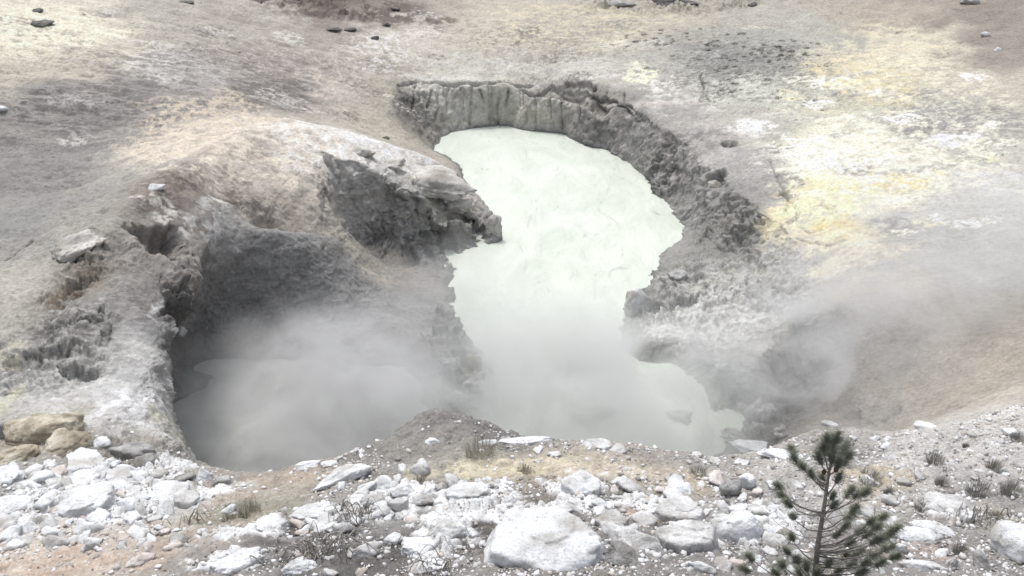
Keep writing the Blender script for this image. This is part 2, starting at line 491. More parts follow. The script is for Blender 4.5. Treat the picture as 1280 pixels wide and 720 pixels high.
w3 = np.stack([fbm(q, 1.9, 4, .6), fbm(q + 31, 1.9, 4, .6), fbm(q + 77, 1.9, 4, .6)], -1)
q1 = q + .55 * w3
q1[:, 2] *= .7
a1, a2, ac = worley(q1, 1.15)
b1, b2, bc = worley(q + .30 * w3, 2.9)
e1, e2, ec = worley(q + .16 * w3, 7.0)
blk = (ac - .5) * 1.0 * smooth(0, .12, a2 - a1) + (bc - .5) * .55 * smooth(0, .15, b2 - b1) + (ec - .5) * .22 * smooth(0, .2, e2 - e1)
blk -= .25 * smooth(.10, 0, b2 - b1) * (bc > .3) + .35 * smooth(.07, 0, a2 - a1)
blk += .5 * ridged(q, 1.5, 5, .6) - .3
D[rs] += ROUGH[rs] * blk
crag = np.zeros(len(Pf), np.float32)
crag[rs] = blk
fs = np.where(FG > .01)[0]
q = Pf[fs]
w3 = np.stack([n_fine[fs], n_mid[fs], n_big[fs]], -1)
g1, g2, gc = worley(q + .1 * w3, 6.0)
cragb = np.zeros(len(Pf), np.float32)
cragb[fs] = (gc - .4) * smooth(0, .25, g2 - g1) * smooth(.2, .6, gc)
h1, h2, hc = worley(q, 15.0)
peb = np.zeros(len(Pf), np.float32)
peb[fs] = np.clip(.5 - h1, 0, 1) * (hc > .45)
# broken foreground soil
fgr = FG * (0.5 + 0.5 * smooth(-.2, .3, n_mid))
D += FG * (.06 * cragb + .05 * peb + .05 * n_mid + .03 * n_fine)
# gullies left of the mound crest, terraces on the far slopes
sl = Pf.copy()
sl[:, 0] *= 0.35
sl[:, 1] *= 1.4
str1 = fbm(sl, 1.3, 4)
leftfar = smooth(29, 33, Pf[:, 1]) * smooth(-3, -8, Pf[:, 0])
D += leftfar * .14 * str1
C *= (1 + (0.16 * leftfar * str1)[:, None])

# open vents and mouths
for (px, py, rx, ry, dep) in [(912, 179, 11, 4, .45), (980, 242, 7, 3, .3), (889, 120, 16, 8, .12), (838, 382, 34, 8, .35), (202, 300, 30, 22, .75), (868, 345, 12, 5, .25),
                              (895, 222, 11, 9, .45), (232, 405, 22, 26, .5), (470, 305, 30, 14, .2), (600, 288, 12, 16, .6), (555, 300, 16, 12, .5), (70, 440, 20, 10, .2),
                              (100, 462, 26, 10, .35), (30, 452, 22, 14, .25), (545, 318, 20, 8, .3), (98, 355, 16, 10, .3)]:
    D -= dep * spot(px, py, rx, ry, .5, seed=px * .1)

# cracks in the rim crust and mud walls (grooves)
CR = np.zeros(len(Pf), np.float32)
crack_lines = [
    [(497, 106), (520, 102), (545, 103), (558, 106), (572, 105), (590, 107), (604, 104), (620, 103), (640, 106), (665, 107)],
    [(640, 106), (690, 110), (730, 117), (765, 128), (800, 143)],
    [(700, 111), (722, 106), (745, 110)],
    [(878, 92), (876, 105), (882, 118), (896, 127)],
    [(884, 93), (900, 90)],
    [(980, 240), (986, 252), (996, 262), (998, 274), (984, 278)],
    [(985, 252), (983, 268)],
    [(1000, 284), (1012, 291), (1024, 288)], [(1028, 255), (1038, 268), (1046, 276)],
    [(1110, 132), (1125, 128), (1138, 130)],
    [(40, 300), (20, 318), (8, 330)], 
    [(405, 292), (403, 275), (406, 250), (404, 228)],
    [(330, 292), (318, 284), (300, 280)], [(365, 225), (352, 232), (340, 226)],
    [(960, 200), (972, 222), (980, 240)], [(690, 113), (740, 122), (790, 146), (812, 150)], [(1000, 300), (1030, 306), (1060, 300)], [(1140, 150), (1170, 165), (1200, 168)], [(1010, 262), (1030, 258), (1052, 270)],
    [(243, 420), (262, 412), (270, 424), (286, 430)], [(250, 395), (262, 412)], [(285, 398), (280, 385)],
    
]
for ln in crack_lines:
    d_ = 0.055 if ln[0][1] > 140 else .085
    CR = np.maximum(CR, linemask(ln, d_ * (0.9 if ln[0][1] < 400 else .6), .12))
# vertical drying cracks down the far wall
for px in [520, 527, 538, 549, 556, 562, 575, 578, 590, 601, 612, 616, 624, 636, 650, 655, 672, 690, 700, 722, 741, 760, 778]:
    w = 0.055 + .05 * random.random()
    top = 104 + (8 if px > 700 else 0) + random.random() * 14
    yl = top + 16 + random.random() * 26
    dxs = random.uniform(-4, 5)
    CR = np.maximum(CR, linemask([(px, top), (px + dxs * .5 + random.uniform(-2, 2), (top + yl) / 2), (px + dxs, yl)], w, .10) * random.uniform(.6, 1))
D -= CR * np.where((Pf[:, 1] > 41.5) & (Pf[:, 1] < 47.5) & (Pf[:, 0] < 7), .20, np.where(Pf[:, 0] > 3, .11, .04))
C *= (1 - .65 * CR[:, None])                           # damp mud and the shade of the crack depth, put into the colour

# overhang of the big lip: push the crest towards the camera so it hangs over the hollow
lipc = linemask([(412, 190), (432, 197), (470, 211), (510, 234), (545, 246), (578, 250)], .9, .25)
push = lipc ** 1.5 * smooth(2.0, 2.9, Pf[:, 2] + .35 * n_mid + .06 * (Pf[:, 0] + 5))
rimc = linemask([(500, 110), (540, 102), (640, 105), (720, 114), (790, 135), (840, 163), (890, 209), (930, 245), (975, 280), (1008, 312)], .45, .15)

# coloured patches --------------------------------------------------------
def patch(px, py, rx, ry, col, amt=.8, thr=0.0, f=2.2, seed=0.0, wob=.5, stretch=1.0):
    m = spot(px, py, rx, ry, wob, seed=seed)
    sel = m > 0.001
    n = np.zeros(len(m), np.float32)
    q = Pf[sel] + seed
    q[:, 1] *= stretch
    n[sel] = smooth(thr - .09, thr + .09, fbm(q, f, 6, .66))
    mix(m * n, col, amt)


patch(50, 38, 95, 34, (226, 214, 186), .8, -.12, 1.2)
patch(190, 75, 30, 14, (206, 200, 192), .8, 0)
patch(100, 135, 100, 30, (112, 108, 104), .75, .05, 1.6, stretch=2.5)
patch(55, 60, 120, 30, (150, 140, 130), .5, .12, 2, 9)
patch(250, 100, 160, 60, (128, 116, 108), .55, .05, 1.2, 3, stretch=2.5)
patch(300, 75, 120, 40, (200, 190, 176), .5, .1, 2.2, 5, stretch=2)
patch(340, 120, 50, 22, (118, 108, 100), .7, 0, 1.6, stretch=2)
patch(430, 90, 40, 50, (208, 192, 176), .5, .05, 2)
patch(480, 65, 50, 26, (216, 210, 204), .8, .06, 2.6)
patch(450, 12, 110, 22, (120, 102, 92), .8, -.05, 1.2)
patch(330, 10, 60, 16, (192, 182, 168), .6, 0)
patch(600, 75, 150, 30, (204, 196, 176), .5, .05, 1.5, stretch=2)
patch(720, 30, 120, 28, (214, 200, 158), .6, .03, 1.6, 4, stretch=1.6)
patch(720, 55, 120, 36, (142, 136, 124), .5, .13, 3.2, 7, stretch=1.6)
patch(640, 50, 110, 32, (156, 146, 136), .5, .08, 2.2, 8, stretch=1.6)
patch(800, 92, 22, 16, (232, 226, 188), .85, -.08, 2)
patch(830, 108, 30, 12, (220, 216, 204), .8, .0, 3)
patch(930, 85, 110, 45, (126, 124, 118), .7, .06, 3.2, 2, stretch=1.8)
patch(900, 60, 90, 25, (140, 138, 130), .6, .1, 4, 5, stretch=1.8)
patch(960, 95, 120, 50, (108, 106, 102), .6, .16, 5.5, 6, stretch=1.8)
patch(900, 115, 90, 22, (206, 204, 190), .6, .05, 2)
patch(1080, 95, 60, 34, (222, 202, 148), .75, 0, 1.8)
patch(1110, 60, 90, 30, (212, 200, 160), .6, .02, 1.6)
patch(1150, 100, 90, 60, (222, 214, 184), .6, .04, 2.2, 8)
patch(1130, 190, 150, 60, (236, 230, 200), .75, -.02, 1.6, 3)
patch(1190, 155, 80, 30, (142, 140, 136), .75, .02, 2.6)
patch(1150, 140, 120, 60, (158, 154, 146), .5, .1, 3.4, 5)
patch(1060, 215, 100, 50, (238, 230, 196), .85, -.1, 1.7, 6)
patch(1040, 235, 70, 26, (240, 222, 150), .8, .02, 2.4)
patch(1120, 230, 60, 14, (234, 206, 118), .8, .0, 3)
patch(940, 160, 30, 12, (236, 232, 222), .9, -.1)
patch(1000, 185, 50, 22, (232, 228, 206), .8, -.02, 2.4)
patch(1180, 175, 26, 10, (214, 214, 220), .8, -.05)
patch(1240, 225, 40, 20, (204, 204, 206), .7, 0)
patch(1150, 215, 140, 50, (156, 150, 132), .5, .14, 4.5, 4)
patch(1010, 268, 55, 26, (242, 222, 166), .9, -.2, 1.5)
patch(1040, 280, 26, 20, (232, 202, 96), .7, .02, 3)
patch(1075, 318, 60, 18, (230, 214, 182), .85, -.15, 1.4)
patch(1040, 300, 40, 12, (238, 220, 170), .8, -.1)
patch(920, 210, 90, 22, (206, 200, 196), .7, 0, 3.4, 6)
patch(880, 180, 70, 30, (196, 186, 176), .6, .02, 2.4, 6)
patch(800, 145, 90, 16, (204, 190, 178), .7, -.05, 1.6)
patch(720, 95, 70, 7, (216, 204, 196), .7, -.1)
patch(1150, 350, 150, 20, (196, 184, 160), .6, 0)
patch(1180, 300, 120, 50, (170, 168, 160), .6, 0, 1.4)
patch(300, 170, 150, 44, (222, 206, 182), .7, .0, 1.8, 2)
patch(240, 160, 90, 40, (216, 196, 168), .7, .02, 3.2, 5)
patch(420, 172, 90, 22, (222, 214, 206), .8, .0, 3, 1)
patch(500, 196, 80, 18, (228, 222, 214), .8, .0, 3, 2)
patch(240, 245, 70, 34, (130, 112, 100), .75, -.02, 2.2, 3)
patch(280, 225, 60, 20, (126, 110, 98), .6, .04, 3, 4)
patch(270, 270, 26, 30, (206, 202, 196), .85, .0, 2.6, 3)
patch(205, 265, 40, 18, (206, 198, 186), .8, -.02, 2)
patch(350, 250, 80, 40, (190, 176, 158), .7, -.05, 1.4, 4)
patch(540, 255, 44, 16, (186, 180, 156), .7, -.05)
patch(560, 270, 30, 30, (170, 166, 146), .7, .0)
patch(470, 345, 26, 8, (186, 172, 150), .7, -.1)
patch(200, 355, 90, 60, (128, 122, 116), .5, .08, 2.4)
patch(90, 365, 26, 30, (138, 112, 84), .8, 0)
patch(205, 395, 16, 18, (214, 210, 206), .8, 0)
patch(150, 470, 130, 60, (196, 194, 190), .6, .05, 3, 6)
patch(60, 440, 100, 70, (190, 188, 182), .5, .08, 3.4, 7)
patch(60, 440, 90, 60, (108, 104, 98), .5, .12, 3, 8)
patch(8, 445, 18, 24, (206, 200, 174), .8, -.1)
patch(8, 500, 14, 30, (198, 190, 150), .7, -.1)
patch(170, 515, 90, 30, (206, 206, 208), .6, .02, 2.6, 2)
patch(235, 560, 20, 16, (184, 178, 132), .6, 0)
patch(930, 370, 80, 60, (208, 206, 192), .75, .06, 4.5, 3)
patch(900, 400, 80, 30, (214, 212, 206), .7, .05, 5, 5)
patch(930, 340, 60, 20, (192, 184, 152), .6, .03, 3)
patch(640, 145, 150, 16, (176, 168, 146), .6, -.05, 2)
patch(660, 112, 140, 7, (196, 190, 176), .8, -.1, 2)
patch(570, 118, 26, 10, (188, 180, 158), .7, -.1)
patch(700, 520, 160, 30, (140, 138, 132), .4, 0)
# foreground soil stains
patch(100, 700, 130, 26, (196, 160, 132), .7, 0, 1.6, 2)
patch(330, 595, 90, 16, (172, 148, 124), .7, 0, 2)
patch(620, 585, 110, 16, (204, 190, 156), .8, -.05, 2)
patch(660, 602, 80, 12, (150, 130, 106), .7, 0, 3)
patch(760, 585, 60, 8, (206, 190, 168), .7, 0, 3)
patch(850, 600, 60, 12, (196, 170, 130), .7, 0, 3)
patch(800, 645, 26, 8, (186, 150, 112), .7, 0, 3)
patch(1090, 600, 50, 16, (190, 166, 130), .7, 0, 3)
patch(1245, 645, 30, 10, (180, 160, 130), .6, 0, 3)
patch(1150, 693, 60, 10, (196, 168, 154), .7, 0, 3)
patch(310, 640, 60, 16, (144, 138, 112), .6, -.05, 3)
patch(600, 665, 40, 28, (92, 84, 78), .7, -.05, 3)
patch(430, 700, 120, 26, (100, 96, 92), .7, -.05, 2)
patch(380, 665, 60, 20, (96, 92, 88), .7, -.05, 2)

rr2 = random.Random(3)
for _ in range(46):      # small broken crust flakes on the sulphur flat
    px, py = rr2.uniform(960, 1240), rr2.uniform(90, 300)
    patch(px, py, rr2.uniform(10, 34), rr2.uniform(3, 9), rr2.choice([(246, 242, 226), (240, 232, 200), (150, 146, 138), (236, 220, 170), (176, 172, 166), (250, 246, 236)]), .85, .02, 3.5, px, stretch=1.3)
for _ in range(40):
    px, py = rr2.uniform(0, 760), rr2.uniform(6, 180)
    patch(px, py, rr2.uniform(12, 44), rr2.uniform(3, 10), rr2.choice([(214, 206, 194), (118, 110, 104), (134, 124, 116), (196, 188, 180)]), .65, .04, 3.0, px, stretch=1.8)
for _ in range(30):
    px, py = rr2.uniform(640, 1000), rr2.uniform(20, 150)
    patch(px, py, rr2.uniform(10, 40), rr2.uniform(3, 8), rr2.choice([(222, 214, 190), (128, 124, 116), (206, 200, 188), (150, 146, 130)]), .65, .04, 3.2, px, stretch=1.6)
# dark crumbs in hollows of the far crust
crm = fbm(Pf * np.array([1, 1.2, 1], np.float32), 4.2, 3, .6)
crz = smooth(.10, .35, fbm(Pf + 90, .42, 3))
C *= (1 - .38 * smooth(.26, .36, crm) * crz * (Pf[:, 1] > 28))[:, None]

patch(610, 140, 110, 26, (196, 190, 170), .85, -.25, 2)
patch(560, 106, 60, 6, (206, 200, 186), .8, -.2, 2)
# damp dark band where mud laps against the walls
mix(smooth(.34, .10, Pf[:, 2] + .12 * n_mid), (150, 150, 144), .6)
mix(smooth(.14, .04, Pf[:, 2] + .08 * n_mid + .04 * n_fine), (118, 118, 110), .7)

# white crusts of broken rock lying flush in the soil
CRUST = [(592, 622, 46, 18), (722, 612, 36, 20), (558, 662, 34, 36), (500, 615, 60, 10), (640, 640, 60, 10), (470, 640, 60, 10), (800, 630, 40, 10), (100, 610, 90, 30), (40, 640, 70, 18), (200, 625, 70, 16), (960, 650, 40, 20), (398, 645, 30, 10), (300, 668, 50, 9),
         (280, 705, 50, 10), (140, 640, 40, 12), (690, 640, 40, 10), (915, 672, 36, 18), (1185, 642, 28, 12), (540, 690, 26, 10), (210, 590, 36, 10)]
for i, (px, py, rx, ry) in enumerate(CRUST):
    m = spot(px, py, rx, ry, .8, seed=i * 3.1)
    D += m * (.03 + .08 * cragb)
    mix(m * smooth(-.34, -.1, n_fine * .7 + .5 * n_mid + cragb * .6), (226, 228, 232), .92)
patch(900, 370, 110, 60, (196, 194, 186), .7, -.02, 2.6, 8)
patch(880, 400, 80, 40, (222, 220, 212), .8, .06, 6, 9)
patch(940, 350, 60, 40, (110, 108, 104), .7, .12, 5, 3)
patch(400, 370, 150, 60, (156, 154, 150), .8, -.2, 1.4, 3)
patch(890, 250, 100, 70, (160, 157, 148), .75, -.2, 1.6, 3)
patch(800, 180, 80, 34, (158, 156, 148), .7, -.2, 1.6, 3)
patch(465, 240, 60, 44, (184, 180, 172), .8, -.2, 1.4, 3)
patch(540, 300, 80, 30, (160, 158, 150), .7, -.1, 2, 5)
patch(575, 465, 24, 22, (186, 184, 118), .6, .0, 3, 2)
# speckle and streaks everywhere
spk = fbm(Pf, 16.0, 3)
C *= (1 + .18 * n_mid + .14 * n_fine + .10 * spk)[:, None]
cm_ = C.mean(1, keepdims=True)
C = C * np.clip(cm_ / .36, .4, 2.2) ** .22
C = C * (1 + (.35 * smooth(.1, .3, peb) * FG * smooth(-.3, .2, n_mid))[:, None])
# colour darker in the low parts of the crags
C *= (1 - (ROUGH * .35 * smooth(.2, -.3, crag))[:, None])
lum = C.mean(1, keepdims=True)
C = lum + (C - lum) * .88
C = np.clip(C * (ALB * np.where(Pf[:, 1] > 17, .84, 1.0))[:, None], 0.02, np.where(Pf[:, 1:2] > 17, .62, .72))

Vd = Pf + Nf * D[:, None]
Vd[:, 1] -= push * .55
Vd[:, 0] += push * .10
Vd[:, 2] += push * .12
# steam has eaten a cave under the spur: the wall leans back below its edge
und = smooth(4.3, 1.4, Vd[:, 2]) * smooth(15.8, 19, Pf[:, 1]) * smooth(27.5, 24.0, Pf[:, 1]) * smooth(-3.2, -6.6, Pf[:, 0]) * (Pf[:, 0] > -11.5) * smooth(26.6, 25.4, Pf[:, 1] + .0 * Pf[:, 0])
Vd[:, 0] -= und * 2.0
und2 = smooth(2.9, 1.0, Vd[:, 2]) * smooth(-7.2, -5.6, Pf[:, 0]) * smooth(-.2, -1.6, Pf[:, 0]) * smooth(30.0, 31.4, Pf[:, 1]) * (Pf[:, 1] < 33.5)
Vd[:, 1] += und2 * .35
below = Pf[:, 2] < -0.25
Vd[below, 2] = np.minimum(Vd[below, 2], -.2)
V = Vd.reshape(NC, NR, 3)

# height lookup after relief, for standing things on the ground
HR = GR
cnt = np.zeros((NY, NX)); hsum = np.zeros((NY, NX))
ix = np.clip(np.round((Vd[:, 0] - GX0) / GR).astype(int), 0, NX - 1)
iy = np.clip(np.round((Vd[:, 1] - GY0) / GR).astype(int), 0, NY - 1)
np.add.at(cnt, (iy, ix), 1); np.add.at(hsum, (iy, ix), Vd[:, 2])
HD = np.where(cnt > 0, hsum / np.maximum(cnt, 1), HF)


def ground(x, y):
    return float(bil(HD, np.array([(x - GX0) / GR]), np.array([(y - GY0) / GR]))[0])



# ------------------------------------------------------------------ build helpers


def mesh_obj(name, verts, faces, mat, parent=None, smooth_shade=True, nper=None):
    me = bpy.data.meshes.new(name)
    verts = np.asarray(verts, np.float32)
    faces = np.asarray(faces, np.int32)
    k_ = faces.shape[1]
    me.vertices.add(len(verts))
    me.vertices.foreach_set('co', verts.ravel())
    me.loops.add(faces.size)
    me.loops.foreach_set('vertex_index', faces.ravel())
    me.polygons.add(len(faces))
    me.polygons.foreach_set('loop_start', np.arange(0, faces.size, k_, dtype=np.int32))
    me.polygons.foreach_set('loop_total', np.full(len(faces), k_, np.int32))
    if smooth_shade:
        me.polygons.foreach_set('use_smooth', np.ones(len(faces), bool))
    me.update(calc_edges=True)
    if mat:
        me.materials.append(mat)
    o = bpy.data.objects.new(name, me)
    COL.objects.link(o)
    if parent:
        o.parent = parent
    return o


def tag(o, label=None, cat=None, group=None, kind=None):
    if label: o['label'] = label
    if cat: o['category'] = cat
    if group: o['group'] = group
    if kind: o['kind'] = kind
    return o
# ------------------------------------------------------------------ materials


def new_mat(name):
    m = bpy.data.materials.new(name)
    m.use_nodes = True
    nt = m.node_tree
    b = nt.nodes['Principled BSDF']
    b.inputs['Roughness'].default_value = .9
    b.inputs['Specular IOR Level'].default_value = .25
    return m, nt, b


def nd(nt, typ, **kw):
    n = nt.nodes.new(typ)
    for k_, v in kw.items():
        if k_ in n.inputs:
            n.inputs[k_].default_value = v
        else:
            setattr(n, k_, v)
    return n


def noise_node(nt, vec, scale, detail=6, rough=.6):
    n = nt.nodes.new('ShaderNodeTexNoise')
    n.inputs['Scale'].default_value = scale
    n.inputs['Detail'].default_value = detail
    n.inputs['Roughness'].default_value = rough
    if vec is not None:
        nt.links.new(vec, n.inputs['Vector'])
    return n


def ramp(nt, src, stops):
    r = nt.nodes.new('ShaderNodeValToRGB')
    nt.links.new(src, r.inputs[0])
    el = r.color_ramp.elements
    while len(el) > 2:
        el.remove(el[-1])
    for i, (p, c) in enumerate(stops):
        e = el[i] if i < 2 else el.new(p)
        e.position = p
        e.color = (c[0], c[1], c[2], 1) if hasattr(c, '__len__') else (c, c, c, 1)
    return r


def mulrgb(nt, a, b, fac=1.0, mode='MULTIPLY'):
    m = nt.nodes.new('ShaderNodeMix')
    m.data_type = 'RGBA'
    m.blend_type = mode
    m.inputs[0].default_value = fac
    nt.links.new(a, m.inputs[6])
    nt.links.new(b, m.inputs[7])
    return m.outputs[2]


def bump(nt, bsdf, src, strength, dist, prev=None):
    b = nt.nodes.new('ShaderNodeBump')
    b.inputs['Strength'].default_value = strength
    b.inputs['Distance'].default_value = dist
    nt.links.new(src, b.inputs['Height'])
    if prev is not None:
        nt.links.new(prev, b.inputs['Normal'])
    nt.links.new(b.outputs[0], bsdf.inputs['Normal'])
    return b.outputs[0]


gm, nt, bs = new_mat('earth')
at_ = nd(nt, 'ShaderNodeAttribute', attribute_name='earth')
tc = nd(nt, 'ShaderNodeTexCoord')
pos = tc.outputs['Object']
n1 = noise_node(nt, pos, 9, 8, .65)
r1 = ramp(nt, n1.outputs[0], [(.25, .72), (.72, 1.22)])
n2 = noise_node(nt, pos, 38, 5, .7)
r2 = ramp(nt, n2.outputs[0], [(.3, .88), (.7, 1.12)])
c = mulrgb(nt, at_.outputs['Color'], r1.outputs[0])
c = mulrgb(nt, c, r2.outputs[0])
nt.links.new(c, bs.inputs['Base Color'])
nb = bump(nt, bs, n2.outputs[0], .45, .03)
n3 = noise_node(nt, pos, 6, 9, .68)
bump(nt, bs, n3.outputs[0], .8, .16, nb)
bs.inputs['Roughness'].default_value = .95

idx = np.arange(NC * NR).reshape(NC, NR)
faces = np.stack([idx[:-1, :-1], idx[1:, :-1], idx[1:, 1:], idx[:-1, 1:]], -1).reshape(-1, 4)
ground_o = mesh_obj('ground', V.reshape(-1, 3), faces, gm)
ca = ground_o.data.color_attributes.new('earth', 'FLOAT_COLOR', 'POINT')
ca.data.foreach_set('color', np.concatenate([C, np.ones((len(C), 1))], 1).astype(np.float32).ravel())
tag(ground_o, 'grey and yellow hydrothermal earth around the mud pool', kind='structure')

# plain outer land so the ground runs on past the detailed part
rb = []
for yv in (-40, 1.6, 93.9, 400):
    pass
ov, of = [], []


def quad(a, b, c_, d):
    k0 = len(ov)
    ov.extend([a, b, c_, d])
    of.append((k0, k0 + 1, k0 + 2, k0 + 3))


far_row = V[:, -1, :]
n_ = 60
sel = np.linspace(0, NC - 1, n_).astype(int)
for a, b in zip(sel[:-1], sel[1:]):
    A, B = far_row[a], far_row[b]
    quad(tuple(A), tuple(B), (B[0] * 4, 420, 40), (A[0] * 4, 420, 40))
near_row = V[:, 0, :]
for a, b in zip(sel[:-1], sel[1:]):
    A, B = near_row[a], near_row[b]
    quad((A[0] * 2, -30, 15), (B[0] * 2, -30, 15), tuple(B), tuple(A))
selr = np.linspace(0, NR - 1, 60).astype(int)
for a, b in zip(selr[:-1], selr[1:]):
    A, B = V[0, a], V[0, b]
    quad((A[0] - 220, A[1] * 1.3 - 5, 26), tuple(A), tuple(B), (B[0] - 220, B[1] * 1.3 - 5, 26))
    A, B = V[-1, a], V[-1, b]
    quad(tuple(A), (A[0] + 220, A[1] * 1.3 - 5, 26), (B[0] + 220, B[1] * 1.3 - 5, 26), tuple(B))
hm, nt, bs = new_mat('hillside_earth')
tc = nd(nt, 'ShaderNodeTexCoord')
nn = noise_node(nt, tc.outputs['Object'], .4, 10, .65)
rr = ramp(nt, nn.outputs[0], [(.3, (.20, .17, .14)), (.7, (.34, .31, .26))])
nt.links.new(rr.outputs[0], bs.inputs['Base Color'])
hill = mesh_obj('hillside', ov, of, hm)
tag(hill, 'brown hillside beyond the thermal area', kind='structure')

# ---- the mud
mm, nt, bs = new_mat('milky_mud')
tc = nd(nt, 'ShaderNodeTexCoord')
mp = nd(nt, 'ShaderNodeMapping')
mp.inputs['Scale'].default_value = (1, .6, 1)
mp.inputs['Rotation'].default_value = (0, 0, .5)
nt.links.new(tc.outputs['Object'], mp.inputs['Vector'])
nn = noise_node(nt, mp.outputs[0], .6, 9, .62)
nn.inputs['Distortion'].default_value = 1.2
MUDA, MUDB = (.43, .46, .405), (.50, .53, .472)
rr = ramp(nt, nn.outputs[0], [(.35, MUDA), (.62, MUDB)])
fl = noise_node(nt, mp.outputs[0], .9, 7, .62)
fl.inputs['Distortion'].default_value = 2.5
fr = ramp(nt, fl.outputs[0], [(.29, (.68, .67, .63)), (.36, 1.0)])
cc_ = mulrgb(nt, rr.outputs[0], fr.outputs[0], .8)
nt.links.new(cc_, bs.inputs['Base Color'])
bs.inputs['Roughness'].default_value = .55
n5 = noise_node(nt, mp.outputs[0], 1.1, 5, .5)
n5.inputs['Distortion'].default_value = 1.0
bump(nt, bs, n5.outputs[0], .8, .16)
gx = np.arange(-12, 12.01, .06)
gy = np.arange(14, 46.01, .06)
MX, MY = np.meshgrid(gx, gy, indexing='ij')
mq = np.stack([MX, MY, 0 * MX], -1).reshape(-1, 3)
mz = .012 * fbm(mq, .9, 3)
for (px, py, rad, hh) in [(656, 272, .75, .10), (640, 285, .5, .04), (745, 250, .4, .03), (870, 470, .5, .05), (400, 500, .8, .08)]:
    bx, by, _ = at(px, py, 0)
    r_ = np.hypot(mq[:, 0] - bx, mq[:, 1] - by)
    mz = mz + hh * np.exp(-(r_ / rad) ** 2 * 2) + hh * .25 * np.cos(r_ * 9) * np.exp(-r_ / rad * 1.2)
mq[:, 2] = mz
ii = np.arange(len(mq)).reshape(MX.shape)
mf = np.stack([ii[:-1, :-1], ii[1:, :-1], ii[1:, 1:], ii[:-1, 1:]], -1).reshape(-1, 4)
xc = mq[mf[:, 0], 0]; yc = mq[mf[:, 0], 1]
left = (xc < -1.35) & (yc < 26.3)
mg, nt, bs = new_mat('grey_mud')
tc = nd(nt, 'ShaderNodeTexCoord')
nn = noise_node(nt, tc.outputs['Object'], .7, 9, .62)
nn.inputs['Distortion'].default_value = 1.0
rr = ramp(nt, nn.outputs[0], [(.35, (.34, .345, .33)), (.6, (.48, .49, .465))])
nt.links.new(rr.outputs[0], bs.inputs['Base Color'])
bs.inputs['Roughness'].default_value = .6
bump(nt, bs, nn.outputs[0], .6, .1)
mudl = mesh_obj('mud_pool', mq, mf[left], mg)
tag(mudl, 'darker grey steaming mud in the left pit', kind='structure')
mud = mesh_obj('mud_pool', mq, mf[~left], mm)
tag(mud, 'milky pale green boiling mud filling the pit', kind='structure')

# ------------------------------------------------------------------ light
SUN_EL, SUN_AZ = 66, -25           # degrees; azimuth measured from +y towards +x (behind the pool, slightly left)
w = bpy.data.worlds.new('World')
SC.world = w
w.use_nodes = True
nt = w.node_tree
bg = nt.nodes['Background']
sky = nt.nodes.new('ShaderNodeTexSky')
sky.sky_type = 'NISHITA'
sky.sun_disc = False
sky.sun_elevation = math.radians(SUN_EL)
sky.sun_rotation = math.radians(SUN_AZ)
sky.air_density = 1.0
sky.dust_density = 3.0
hs = nt.nodes.new('ShaderNodeHueSaturation')
hs.inputs['Saturation'].default_value = .35
nt.links.new(sky.outputs[0], hs.inputs['Color'])
nt.links.new(hs.outputs[0], bg.inputs['Color'])
bg.inputs['Strength'].default_value = .148
sl_ = bpy.data.lights.new('sun', 'SUN')
sl_.energy = 1.4
sl_.angle = math.radians(10)
sl_.color = (1, .98, .95)
so = bpy.data.objects.new('sun', sl_)
COL.objects.link(so)
el, az = math.radians(SUN_EL), math.radians(SUN_AZ)
from mathutils import Vector, Matrix
dvec = Vector((math.sin(az) * math.cos(el), math.cos(az) * math.cos(el), math.sin(el)))
so.rotation_euler = dvec.to_track_quat('Z', 'Y').to_euler()
SC.view_settings.view_transform = 'Standard'
SC.view_settings.look = 'None'
SC.view_settings.exposure = 0.75
SC.view_settings.gamma = 1
SC.cycles.use_denoising = True
SC.cycles.max_bounces = 8
SC.cycles.volume_bounces = 3
# ------------------------------------------------------------------ rocks
import bmesh
_ico = {}


def ico(sub):
    if sub not in _ico:
        bm = bmesh.new()
        bmesh.ops.create_icosphere(bm, subdivisions=sub, radius=1)
        bm.verts.ensure_lookup_table()
        v = np.array([x.co[:] for x in bm.verts], np.float32)
        f = np.array([[x.index for x in fc.verts] for fc in bm.faces], np.int32)
        bm.free()
        _ico[sub] = (v, f)
    return _ico[sub]


